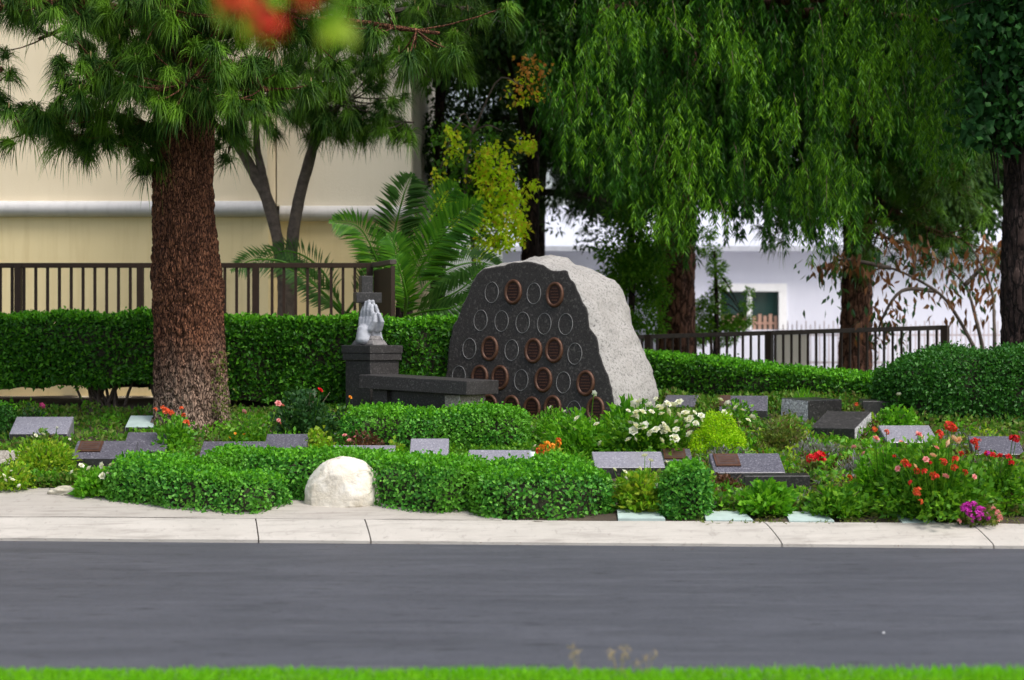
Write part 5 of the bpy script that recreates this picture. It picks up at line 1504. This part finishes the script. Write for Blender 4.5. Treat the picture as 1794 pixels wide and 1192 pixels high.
for k in range(300):
    if k < 190: px, py = 1700 + rng.random() ** .6 * 120, rng.uniform(-40, 270)
    elif k < 240: px, py = rng.uniform(1660, 1800), rng.uniform(-40, 60)
    else: px, py = rng.uniform(1690, 1740), rng.uniform(150, 240)
    if px < 1735 and 70 < py < 140: continue
    p = at(px, py, yI - .42 + rng.normal() * .13)
    inst('leaf', iv_me, ivy, tuple(p - np.array(ivy.location)), (math.radians(-100 + rng.normal() * 24), rng.normal() * .45, rng.normal() * .7), rng.uniform(.7, 1.25))
mb = MB()
for k in range(9):
    a = at(rng.uniform(1740, 1800), 300 + rng.normal() * 20, yI - .32); b_ = at(rng.uniform(1690, 1800), rng.uniform(-60, 160), yI - .40)
    mb.tube(spline([a, (a + b_) / 2 + rng.normal(size=3) * .06, b_], 8), np.linspace(.012, .005, 8), 5)
mb.tube(spline([at(1770, 150, yI - .3), at(1720, 195, yI - .42), at(1672, 222, yI - .46)], 8), np.linspace(.01, .004, 8), 5)
mb.tube(spline([at(1790, 20, yI - .3), at(1730, 0, yI - .42), at(1650, 20, yI - .46)], 8), np.linspace(.01, .004, 8), 5)
mb.build('vines', M['bark_dark'], ivy, True, kind='stuff')
n_ = 5200
P = np.stack([rng.normal(size=n_) * .30 + wx(1772, yI), yI - .05 + rng.normal(size=n_) * .34, rng.uniform(4.25, 6.3, n_)], 1)
P = P[np.abs(P[:, 1] - yI) > .05]
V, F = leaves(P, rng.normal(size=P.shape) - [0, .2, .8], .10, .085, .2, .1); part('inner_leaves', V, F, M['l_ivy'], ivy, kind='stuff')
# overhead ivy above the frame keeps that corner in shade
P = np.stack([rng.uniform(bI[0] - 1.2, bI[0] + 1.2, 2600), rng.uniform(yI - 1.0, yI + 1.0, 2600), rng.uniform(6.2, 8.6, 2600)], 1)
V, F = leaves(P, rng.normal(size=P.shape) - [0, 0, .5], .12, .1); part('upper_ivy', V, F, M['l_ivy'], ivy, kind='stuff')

# rusty-leaved magnolia between the two trunks
magn = thing('magnolia', 'sparse shrub with rusty brown drooping leaves on slanting bare stems', 'shrub', (wx(1690, 30), 30, 1.02))
mb_tips = []
for pts in (((1722, 640), (1680, 560), (1640, 510), (1560, 470), (1520, 480)), ((1728, 640), (1710, 560), (1690, 500), (1640, 450)), ((1742, 640), (1742, 570), (1735, 500), (1700, 430)), ((1640, 510), (1580, 510), (1545, 560), (1540, 590)), ((1690, 500), (1740, 450), (1770, 420)), ((1600, 490), (1600, 440), (1570, 420)), ((1560, 470), (1480, 455), (1440, 470))):
    P = spline([at(px, py, 30 + (rng.normal() * .12 if q else 0)) for q, (px, py) in enumerate(pts)], 16)
    mb = MB(); mb.tube(P, np.linspace(.034, .010, 16), 8); mb.build('stem', M['bark_thin'], magn, True)
    mb_tips += list(P[6:])
mb_tips = np.array(mb_tips)
def drooping(anc, n, spread, L, W, mat, nm):
    i = rng.integers(0, len(anc), n); P = anc[i] + rng.normal(size=(n, 3)) * spread
    A = np.stack([rng.normal(size=n) * .5, rng.normal(size=n) * .5, -np.abs(rng.normal(size=n)) - .35], 1)
    V, F = leaves(P, A, L * rng.uniform(.7, 1.2, n), W * rng.uniform(.7, 1.2, n), .2, .1); part(nm, V, F, mat, magn, kind='stuff')
drooping(mb_tips, 420, (.16, .2, .10), .16, .065, M['l_brown'], 'rusty_leaves')
drooping(mb_tips, 300, (.20, .2, .16), .14, .055, M['l_blue'], 'green_leaves')
drooping(np.array([at(1440, 480, 30), at(1450, 510, 30), at(1530, 560, 30), at(1560, 590, 30), at(1590, 580, 30)]), 60, (.14, .15, .16), .13, .055, M['l_blue'], 'hanging_leaves')

# drooping yellow creeper tree beside the palm
yy_ = 29.6
cre = thing('yellow_creeper', 'creeper with drooping chains of yellow-green leaves beside the palm fronds', 'creeper', (wx(830, yy_), yy_, 1.02))
mb = MB(); mb.tube(spline([np.array([wx(835, yy_), yy_, 1.0]), at(830, 450, yy_), at(815, 320, yy_), at(830, 220, yy_)], 20), np.linspace(.045, .015, 20), 8); mb.build('trunk', M['bark_thin'], cre, True)
Pg = []; Py = []; Po = []
for (px, py, l_px, dens) in ((790, 225, 60, 26), (770, 300, 90, 26), (845, 260, 120, 46), (860, 255, 110, 50), (880, 250, 130, 52), (890, 300, 130, 44), (905, 330, 95, 36), (865, 330, 110, 52), (850, 370, 85, 34), (840, 385, 70, 26), (915, 235, 30, 18), (930, 255, 8, 8), (928, 315, 30, 10), (800, 350, 60, 12), (880, 370, 70, 44), (905, 370, 60, 34), (835, 250, 70, 22)):
    t = rng.random(int(dens * 1.6)); Py.append(np.array([at(px + 6 * math.sin(3 * q) + rng.normal() * 8, py + q * l_px, yy_ - .35 + rng.normal() * .15) for q in t]))
for k in range(420): Pg.append(at(rng.uniform(755, 880), rng.uniform(215, 430), yy_ + rng.normal() * .25))
for k in range(60): Po.append(at(rng.choice([905, 930, 950, 920]) + rng.normal() * 9, rng.uniform(100, 175), yy_ + rng.normal() * .1))
for k in range(26): Py.append(np.array([at(915 + rng.normal() * 14, rng.uniform(135, 185), yy_)]))
Py = np.concatenate(Py); Pg = np.array(Pg); Po = np.array(Po)
def fl(P, L, W, mat, nm):
    P = np.repeat(P, 3, 0) + rng.normal(size=(len(P) * 3, 3)) * .035; n = len(P)
    V, F = leaves(P, rng.normal(size=(n, 3)) * .8 - [0, .3, .5], L * rng.uniform(.7, 1.2, n), W * rng.uniform(.7, 1.2, n), .2, .1); part(nm, V, F, mat, cre, kind='stuff')
fl(Py, .075, .055, M['l_yellow'], 'yellow_leaves'); fl(Pg, .095, .055, M['l_creeper'], 'green_leaves'); fl(Po, .065, .05, M['l_orange'], 'orange_leaves')
mb = MB()
for q in ((830, 230, 800, 210), (830, 230, 880, 230), (825, 280, 890, 300), (820, 320, 870, 380), (830, 230, 915, 150), (830, 230, 770, 300)):
    mb.tube(spline([at(q[0], q[1], yy_), at((q[0] + q[2]) / 2, min(q[1], q[3]) - 10, yy_ - .2), at(q[2], q[3], yy_ - .3)], 8), np.linspace(.016, .006, 8), 5)
mb.build('branches', M['bark_thin'], cre, kind='stuff')

# ------------------------------------------------------------------ palm with arching fronds
palm = thing('palm', 'young palm with broad arching fronds behind the end panel of the railing', 'palm', (wx(705, 27.9), 27.9, 1.0))
mb = MB(); mb.tube(spline([np.array([wx(705, 27.9), 27.9, .95]), at(708, 560, 27.9), at(708, 520, 27.9)], 10), [.13, .14, .14, .13, .13, .12, .12, .11, .10, .08], 12); mb.build('trunk', M['bark_dark'], palm, True)
def frond(pts, n, L, W, mat, root=palm, vee=.5):
    P = spline(pts, 40); mb = MB(); mb.tube(P, np.linspace(.022, .006, 40), 6)
    f_ = mb.build('frond', M['l_palm'], root, True)
    t = np.linspace(.16, .99, n); B = np.stack([np.interp(t, np.linspace(0, 1, 40), P[:, i]) for i in range(3)], 1)
    T = nrm(np.stack([np.interp(t, np.linspace(0, 1, 40), np.gradient(P[:, i])) for i in range(3)], 1))
    S = nrm(np.cross(T, np.array([0.15, -1.0, .25]))); lst = []
    prof = np.sin(np.clip(t * 1.06, 0, 1) * np.pi) ** .45 * (1 - .35 * t) + .12
    for sg in (-1, 1):
        A = nrm(T * .75 + S * sg + np.array([0, -.25, 0]) + rng.normal(size=B.shape) * .06)
        lst.append(leaves(B, A, L * prof * rng.uniform(.9, 1.1, n), W, .25, .16, side=np.tile([0.1, -1.0, .2], (n, 1))))
    V, F = joinVF(lst); part('leaflets', V, F, mat, f_, kind='stuff')
fr_ = [
 ([(705, 530, 27.8), (690, 430, 27.6), (705, 350, 27.4), (722, 305, 27.3)], 46, .50, .036, 'l_palm_dark'),
 ([(710, 530, 27.7), (745, 455, 27.4), (790, 395, 27.2), (845, 352, 27.0)], 50, .52, .038, 'l_palm'),
 ([(705, 535, 27.8), (668, 470, 27.5), (630, 400, 27.4), (578, 388, 27.3)], 46, .40, .034, 'l_palm'),
 ([(705, 545, 27.6), (700, 500, 27.2), (695, 440, 27.0), (680, 410, 27.0)], 40, .36, .036, 'l_palm'),
 ([(712, 545, 27.6), (760, 530, 27.2), (810, 505, 27.0), (850, 462, 26.9)], 46, .38, .030, 'l_palm_dark'),
 ([(712, 540, 28.0), (770, 480, 28.2), (830, 460, 28.4), (880, 470, 28.4)], 44, .42, .034, 'l_palm_dark'),
 ([(705, 530, 28.2), (735, 440, 28.4), (770, 360, 28.6), (800, 320, 28.6)], 42, .45, .034, 'l_palm'),
 ([(708, 560, 27.2), (712, 520, 26.9), (700, 470, 26.8), (690, 450, 26.8)], 34, .30, .032, 'l_palm'),
 ([(712, 555, 27.3), (750, 545, 26.9), (790, 540, 26.7), (830, 520, 26.6)], 36, .34, .028, 'l_palm_dark'),
]
for pts, n, L, W, mt in fr_: frond(br(*pts), n, L, W, M[mt])
cy = thing('small_palm', 'small low palm behind the railing pickets under the forked pine', 'palm', (wx(510, 27.8), 27.8, 1.0))
mb = MB(); mb.tube(spline([np.array([wx(600, 27.8), 27.8, .95]), at(606, 570, 27.8), at(606, 548, 27.8)], 8), .09, 10); mb.build('trunk', M['bark_dark'], cy, True)
for pts in (((606, 550, 27.8), (575, 520, 27.7), (535, 488, 27.6), (495, 465, 27.5)), ((600, 552, 27.8), (520, 470, 27.9), (450, 455, 27.8), (405, 475, 27.7)), ((608, 548, 27.9), (640, 500, 27.9), (650, 470, 27.9), (640, 430, 27.9)), ((604, 550, 28), (560, 470, 28.2), (500, 440, 28.3), (440, 470, 28.3))):
    frond(br(*pts), 40, .34, .022, M['l_palm_dark'], cy)
# ------------------------------------------------------------------ garden flowers and shrubs
shrub('flowering_shrub', 'orange-flowered plant leaning on the foot of the big pine', 'plant', 308, 800, 84, 78, 'l_fresh', 620, .055, .034,
      [('cluster', 'p_orange', .085, [(272, 718), (283, 716), (291, 722), (318, 716), (322, 728), (326, 742), (300, 724)])])
shrub('rose_bush', 'rose bush with pink blooms between the pine trunk and dark hedge', 'plant', 440, 792, 110, 74, 'l_mid', 700, .05, .03,
      [('rose', 'p_pink', .075, [(427, 722), (487, 708), (488, 737)]), ('daisy', 'p_yellow', .05, [(412, 760), (428, 762), (402, 768)])])
shrub('rose_bush', 'tall dark rose bush with one red bloom in front of the hedge gap', 'plant', 535, 770, 130, 98, 'l_rose', 1600, .055, .034,
      [('rose', 'p_red', .09, [(560, 685)]), ('rose', 'p_pink', .065, [(494, 712), (490, 742)])], depth=22.8)
shrub('rose_bush', 'small rose with one orange bud at the corner of the bench hedge', 'plant', 606, 760, 60, 52, 'l_rose', 380, .045, .03, [('rose', 'p_yellow', .075, [(613, 697)])])
shrub('rose_bush', 'pink rose stem in the gap below the tall hedge', 'plant', 60, 752, 70, 44, 'l_rose', 300, .045, .03, [('rose', 'p_hotpink', .08, [(73, 712)])])
wr = [(1040, 690), (965, 714), (990, 722), (1012, 735), (1046, 745), (1010, 752), (1112, 748), (1116, 756), (1102, 772), (1052, 778), (1132, 745), (1150, 755), (1162, 745), (1164, 752), (1140, 760), (1180, 770), (1177, 778), (1168, 722), (1188, 728), (1200, 736), (1165, 712), (1160, 718), (1178, 712), (1216, 724), (1228, 730), (1154, 714), (1186, 740), (1150, 700), (1206, 748), (1128, 752)]
shrub('rose_bush', 'bushy white-flowered shrub under the boulder flank full of open blooms', 'plant', 1130, 800, 210, 104, 'l_mid', 3200, .055, .034, [('rose', 'p_white', .10, [p for p in wr if p[0] >= 1095] + [(1100 + 130 * random.random(), 704 + 82 * random.random()) for _ in range(34)])], depth=22.5)
shrub('rose_bush', 'bright bush with scattered white blooms before the bronze ovals', 'plant', 1022, 800, 150, 90, 'l_fresh', 1900, .055, .034, [('rose', 'p_white', .075, [p for p in wr if p[0] < 1095])])
shrub('white_flowers', 'spray of white blooms leaning over the glossy slant marker', 'plant', 1290, 752, 90, 58, 'l_mid', 500, .045, .03, [('rose', 'p_white', .08, [(1262, 702), (1275, 708), (1290, 716), (1300, 720), (1268, 724), (1282, 730), (1318, 732), (1296, 742), (1310, 738)])])
shrub('leafy_plant', 'clump of broad upright leaves against the boulder base', 'plant', 1098, 752, 64, 52, 'l_fresh', 190, .13, .05, up=1.0, out=.8, shell=.1, stems=0)
shrub('round_bush', 'feathery bright green round bush below the bronze ovals', 'bush', 968, 775, 66, 56, 'l_fresh', 1500, .045, .012, shell=.6)
shrub('lime_ball_bush', 'bright yellow-green ball bush among grey leaves', 'bush', 1256, 804, 138, 78, 'l_lime', 8500, .026, .012, shell=.82, up=.35, out=.6, stems=0)
shrub('lavender_plant', 'grey-leaved plant spilling in front of the lime ball bush', 'plant', 1266, 812, 116, 36, 'l_grey', 900, .05, .016, up=.8)
shrub('lavender_plant', 'silvery grey plant between the wedge markers and the red bloom', 'plant', 1430, 806, 150, 34, 'l_grey', 900, .05, .016, up=.8)
shrub('lavender_plant', 'pale grey-blue tuft beside the orange flower bush', 'plant', 1500, 846, 90, 50, 'l_grey', 640, .06, .016, up=.9)
shrub('olive_shrub', 'olive shrub in front of the glossy slant marker', 'plant', 1372, 796, 120, 70, 'l_olive', 1500, .05, .022)
shrub('fern', 'fine bright green fern against the back hedge', 'plant', 1408, 730, 52, 50, 'l_fresh', 900, .07, .010, up=1.1, shell=.2)
shrub('leafy_plant', 'light green leafy plant at the foot of the clipped mound', 'plant', 1572, 764, 96, 52, 'l_fresh', 900, .06, .036)
shrub('red_flower', 'single plant with one large crimson bloom near the framed plate', 'plant', 1422, 838, 54, 36, 'l_olive', 220, .05, .025, [('cluster', 'p_red', .15, [(1420, 805), (1434, 804)])])
of_ = [(1500, 800), (1538, 760), (1538, 745), (1516, 780), (1488, 838), (1606, 825), (1645, 760), (1652, 812), (1675, 808), (1672, 820), (1690, 828), (1620, 828), (1635, 836), (1714, 776), (1585, 812)]
shrub('flower_bush', 'large garden bush of orange-red blooms filling the bed by the kerb', 'bush', 1640, 905, 236, 142, 'l_mid', 5200, .058, .034,
      [('cluster', 'p_vermil', .10, [(1606, 826), (1620, 827), (1645, 762), (1652, 810), (1674, 806), (1672, 820), (1690, 828), (1640, 836), (1714, 776)]), ('cluster', 'p_orange', .085, [(1585, 812), (1635, 834), (1612, 880), (1608, 862)]), ('rose', 'p_peach', .08, [(1670, 770), (1682, 772), (1664, 778), (1634, 800), (1602, 818)]), ('cluster', 'p_vermil', .09, [(1662, 746), (1668, 752)]), ('cluster', 'p_red', .06, [(1592, 818), (1630, 812), (1684, 796), (1596, 846), (1566, 800)]), ('rose', 'p_pink', .06, [(1622, 806), (1656, 836), (1574, 822), (1706, 836), (1640, 786)])])
shrub('flower_bush', 'bush with salmon and white blooms before the pale polished marker', 'bush', 1550, 892, 140, 124, 'l_fresh', 2400, .055, .034,
      [('rose', 'p_pink', .085, [(1496, 784), (1514, 795), (1534, 770), (1578, 776), (1608, 764)]), ('rose', 'p_white', .08, [(1540, 775), (1530, 772), (1616, 768)]), ('cluster', 'p_orange', .07, [(1488, 838), (1532, 753), (1553, 758)]), ('rose', 'p_hotpink', .07, [(1610, 763)])])
shrub('flower_bush', 'green bush under the edge marker with red flowers along its top', 'bush', 1745, 895, 124, 108, 'l_mid', 2400, .05, .032,
      [('cluster', 'p_red', .085, [(1706, 774), (1712, 786), (1730, 796), (1738, 798), (1752, 800), (1766, 802), (1772, 812), (1780, 770), (1774, 768)]), ('cluster', 'p_magenta', .06, [(1731, 795)])])
shrub('magenta_flowers', 'mat of bright magenta flowers at the edge of the kerb', 'plant', 1710, 918, 96, 40, 'l_olive', 620, .045, .02,
      [('cluster', 'p_magenta', .085, [(1688, 888), (1696, 886), (1704, 887), (1692, 894), (1712, 900), (1722, 896), (1714, 908), (1706, 910), (1720, 904), (1698, 898), (1716, 892), (1700, 904), (1728, 906)]), ('cluster', 'p_pink', .065, [(1740, 892), (1748, 900), (1680, 914), (1752, 908)])])
shrub('yellow_green_plant', 'yellow-green bushy plant with a few white flowers between two clipped bushes', 'plant', 1124, 894, 92, 76, 'l_yelgreen', 1500, .062, .036, [('rose', 'p_white', .06, [(1076, 824), (1094, 828), (1120, 822), (1130, 800), (1140, 808), (1096, 838), (1168, 812), (1150, 852)])])
shrub('leafy_plant', 'light green leafy plant in front of the upright black slab', 'plant', 1345, 900, 100, 56, 'l_fresh', 1200, .075, .042, shell=.2)
shrub('leafy_plant', 'mid green sprawling plant left of the orange bush at the kerb', 'plant', 1470, 902, 130, 54, 'l_mid', 1700, .055, .032)
shrub('maroon_plant', 'reddish brown low plant in front of the framed plate marker', 'plant', 1272, 872, 80, 44, 'l_maroon', 700, .045, .026)
shrub('maroon_plant', 'brown-leaved low plant below the middle hedge among pink buds', 'plant', 640, 796, 90, 44, 'l_maroon', 420, .04, .026, [('rose', 'p_pink', .055, [(612, 772), (622, 766), (604, 764)])])
shrub('yellow_green_plant', 'yellow-green sprig just above the long hedge by the speckled marker', 'plant', 556, 800, 70, 52, 'l_yelgreen', 420, .05, .032)
shrub('yellow_green_plant', 'small yellow-green plant beside the pale squarish marker', 'plant', 692, 800, 40, 28, 'l_yelgreen', 220, .045, .03)
shrub('amber_flowers', 'bunch of amber and orange blooms beside the small vase', 'plant', 960, 832, 80, 50, 'l_yelgreen', 600, .05, .028,
      [('cluster', 'p_yellow', .10, [(948, 784), (956, 782), (968, 782), (976, 778)]), ('cluster', 'p_orange', .085, [(944, 790), (952, 793), (978, 772)]), ('daisy', 'p_white', .05, [(938, 782), (966, 812)])])
shrub('leafy_plant', 'soft green plant behind the thick hedge end', 'plant', 1010, 842, 110, 44, 'l_fresh', 900, .045, .026)
shrub('orange_bloom', 'small plant with a single orange bloom next to the rough-sided wedge', 'plant', 1502, 732, 34, 30, 'l_olive', 140, .04, .022, [('cluster', 'p_orange', .075, [(1500, 709)])])
shrub('white_flowers', 'spray with one pale lilac bloom on top of the mound edge', 'plant', 1575, 712, 30, 24, 'l_mound', 120, .04, .022, [('rose', 'p_white', .07, [(1575, 692)])], base=(at(1575, 700, 23.35)[0], 23.35, at(1575, 712, 23.35)[2]))
shrub('yellow_green_plant', 'bright yellow-green plant spreading between the edge marker and kerb stone', 'plant', 75, 832, 130, 66, 'l_yelgreen', 1900, .05, .026)
shrub('white_flowers', 'white-flowered mat along the apron edge beside the pointed hedge', 'plant', 168, 868, 90, 50, 'l_fresh', 1100, .055, .034,
      [('rose', 'p_white', .07, [(142, 817), (157, 822), (127, 828), (180, 816), (196, 816), (180, 832), (197, 834), (178, 836), (190, 830), (206, 826)])])
shrub('white_flowers', 'low plant dotted with white flowers at the edge of the apron', 'plant', 22, 858, 110, 50, 'l_yelgreen', 900, .05, .026,
      [('rose', 'p_white', .055, [(6, 835), (18, 838), (22, 842), (8, 842), (20, 826), (34, 852), (0, 838)])])
shrub('white_flowers', 'sparse white blossoms in front of the wide lavender-grey marker', 'plant', 78, 796, 110, 44, 'l_cover', 600, .05, .026, [('rose', 'p_white', .05, [(100, 750), (62, 764), (75, 762), (55, 766), (122, 770)])])

# loose low growth between everything
def cover(name, label, region, n, mat, L, W, up=.9, hmax=.11, patch=None):
    """region: photo polygon rows [(px0, px1, py)] walked over the bed."""
    R = np.array(region, float); P = np.zeros((0, 3))
    while len(P) < n:
        k = rng.integers(0, len(R) - 1, n); t = rng.random((n, 1))
        e = R[k] * (1 - t) + R[k + 1] * t
        q = bed_many(e[:, 0] + (e[:, 1] - e[:, 0]) * rng.random(n), e[:, 2])
        if patch is not None: q = q[fbm(q * 2.6 + patch, 2) > .28]
        P = np.concatenate([P, q])
    P = P[:n]
    P[:, 2] += rng.random(n) * hmax * (0.4 + .6 * np.clip(fbm(P * 2.2, 2) + .5, 0, 1.2))
    # kept short round the stones, and off them
    keep = np.ones(n, bool); gz_ = g(P[:, 0], P[:, 1])
    for (mx, my, mw, md) in MARKS:
        inx = np.abs(P[:, 0] - mx) < mw / 2 + .03
        keep &= ~(inx & (P[:, 1] > my - .03) & (P[:, 1] < my + md))
        near_ = inx & (P[:, 1] > my - .55) & (P[:, 1] <= my - .03)
        P[near_, 2] = gz_[near_] + (P[near_, 2] - gz_[near_]) * .25
    P = P[keep]; n = len(P)
    A = rng.normal(size=(n, 3)) * .7 + [0, -.1, up]
    V, F = leaves(P, A, L * rng.uniform(.6, 1.3, n), W * rng.uniform(.6, 1.3, n), droop=.15)
    o = part(name, V, F, M[mat]); o['kind'] = 'stuff'; o['label'] = label; o['category'] = 'ground cover'
cover('ground_cover', 'low green ground cover round the markers and apron on the pine side', [(-60, 700, 722), (-60, 620, 742), (-360, 620, 780), (-360, 420, 815), (-360, 230, 850), (-360, 160, 858)], 19000, 'l_cover', .075, .034)
cover('ground_cover', 'fresh green ground cover between the front hedge and the boulder', [(560, 1080, 716), (560, 1080, 730), (560, 1100, 790), (700, 1100, 815)], 8000, 'l_mid', .065, .034, hmax=.09)
cover('ground_cover', 'mixed ground cover around the markers on the kerb side of the mound', [(1090, 1600, 706), (1100, 1640, 728), (1100, 2300, 780), (1080, 2300, 840), (1080, 2300, 895), (1260, 2300, 906)], 33000, 'l_cover', .078, .038, hmax=.16)
cover('ground_cover', 'greyish low ground cover scattered about the granite wedges', [(1200, 1560, 740), (1200, 1560, 800), (1240, 1540, 850)], 5000, 'l_grey', .05, .015, hmax=.09)
cover('ground_cover', 'dry straw-coloured litter along the rear of the kerb', [(1220, 1780, 908), (1220, 1790, 918)], 700, 'l_olive', .05, .012, up=.2, hmax=.02)

R_ = [(1100, 1640, 752), (1100, 1800, 790), (1090, 1800, 840), (1240, 1800, 900)]
cover('ground_cover', 'reddish brown low foliage in patches between the markers', R_, 2600, 'l_maroon', .06, .03, hmax=.18, patch=3.0)
cover('ground_cover', 'bright fresh foliage in patches between the markers', R_, 5200, 'l_fresh', .085, .045, hmax=.17, patch=8.0)
cover('ground_cover', 'yellow-green foliage in patches between the markers', R_, 3800, 'l_yelgreen', .07, .035, hmax=.2, patch=14.0)
cover('ground_cover', 'silver grey foliage in patches around the lime ball bush', R_, 3000, 'l_grey', .06, .016, hmax=.18, patch=21.0)
cover('ground_cover', 'fresh foliage in patches under the pine and tall hedge', [(-60, 700, 722), (-60, 620, 760), (-60, 420, 812), (-60, 160, 852)], 3400, 'l_fresh', .07, .035, hmax=.18, patch=5.0)

# loose fresh sprigs growing out of the big trunk
spr = thing('trunk_sprigs', 'fresh sprigs and lichen strands growing on the side of the big pine trunk', 'plant', (pbx + .32, yt - .28, pbz + .35))
P = []; A = []
for k in range(260):
    zz_ = rng.random() ** 1.4; P.append(at(383 + rng.normal() * 9 + 8 * (1 - zz_), 745 - zz_ * 130, yt - .30 + rng.normal() * .03)); A.append([rng.normal() * .5 + .4, -.5, rng.normal() * .5 - .2])
V, F = leaves(np.array(P), np.array(A), .05, .022); part('sprig_leaves', V, F, M['l_olive'], spr, kind='stuff')

# dry weeds standing in the near grass
for (px, hh, lab) in ((1014, 1128, 'short dry straw-coloured weed at the lawn edge'), (1084, 1134, 'taller dry weed with several seed heads at the lawn edge'), (1135, 1150, 'faint dry weed stalk farthest along the lawn edge')):
    b = np.array([wx(px, 10.45), 10.45, .05]); t = thing('dry_weed', lab, 'weed', tuple(b)); mb = MB(); P = []
    for q in range(5 if px == 1084 else 3):
        e = at(px + rng.normal() * 13, hh + rng.uniform(0, 22), 10.42); mb.tube(spline([b + rng.normal(size=3) * [.02, .02, 0], (b + e) / 2, e], 6), .0016, 4)
        for r_ in range(16): P.append(e + rng.normal(size=3) * .010)
    mb.build('stalk', M['dry'], t, kind='stuff')
    P = np.array(P); V, F = leaves(P, rng.normal(size=P.shape) + [0, 0, .5], .014, .007); part('seed_heads', V, F, M['dry'], t, kind='stuff')

# a few fallen leaves along the gutter and on the apron
n_ = 46; lx = rng.uniform(-4.6, 4.6, n_); ly = kerb_y(lx) - rng.random(n_) ** 2 * .5 - .02
P = np.stack([lx, ly, np.full(n_, .018)], 1)
V, F = leaves(P, np.stack([rng.normal(size=n_), rng.normal(size=n_), rng.random(n_) * .25], 1), .035 * rng.uniform(.5, 1.1, n_), .014, .2, 0, side=np.tile([0, 0, 1.0], (n_, 1)))
o = part('fallen_leaves', V, F, M['l_maroon']); o['kind'] = 'stuff'; o['label'] = 'small brown fallen leaves along the foot of the kerb'; o['category'] = 'leaf litter'

# bits of litter on the road
for (px, py, lab) in ((1012, 954, 'tiny white paper scrap lying against the kerb'), (1548, 1114, 'tiny pale scrap lying on the open asphalt')):
    d = EYE * FOC / (py - 600); x = wx(px, d)
    k_ = 1.0 if px < 1100 else .4
    V = np.array([[x - .018, d - .012, .016], [x + .016, d - .014, .022], [x + .018, d + .012, .030], [x - .015, d + .014, .018], [x, d, .036]])
    V = (V - [x, d, .014]) * k_ + [x, d, .014]
    o = part('paper_scrap', V, [(0, 1, 4), (1, 2, 4), (2, 3, 4), (3, 0, 4)], M['white_paint']); tag(o, lab, 'litter')

# ------------------------------------------------------------------ red-flowered branch hanging close to the camera
fs = thing('flowering_shrub', 'out-of-focus hanging branch with red flowers close to the viewer', 'shrub', (-1.35, 3.6, .05))
def cp(px, py, d=3.5): return at(px, py, d)
mb = MB(); mb.tube(spline([(-1.35, 3.6, .0), (-1.33, 3.6, 1.4), (-1.2, 3.58, 2.3), (-.85, 3.54, 2.56), cp(470, -60)], 30), np.linspace(.03, .010, 30), 8); mb.build('trunk', M['bark_thin'], fs, True)
tips = [(430, 12), (465, 45), (560, 5), (590, 20)]
for (px, py) in tips:
    mb = MB(); mb.tube(spline([cp(470, -60), (cp(470, -60) + cp(px, py)) / 2 + [0, 0, .02], cp(px, py)], 8), np.linspace(.008, .003, 8), 5); mb.build('twig', M['bark_thin'], fs, True)
put_flowers(fs, [cp(398, 2), cp(418, 8), cp(436, 16), cp(462, 46), cp(476, 56), cp(552, -12), cp(540, 2), cp(412, -14)], 'cluster', 'p_orange', .06)
put_flowers(fs, [cp(405, 12), cp(470, 50), cp(540, -14)], 'cluster', 'p_vermil', .06)
P = np.array([cp(px + rng.normal() * 9, py + rng.normal() * 9) for px, py in ((585, 12), (600, 34), (575, 18), (540, -8), (500, -20), (380, -15), (612, 28), (595, 0), (430, 26)) for _ in range(2)] + [cp(rng.uniform(380, 640), rng.uniform(-130, -45)) for _ in range(60)])
V, F = leaves(P, rng.normal(size=P.shape) * .7 - [0, 0, .9], .055, .032, .15, .1); part('foliage', V, F, M['l_yelgreen'], fs, kind='stuff')
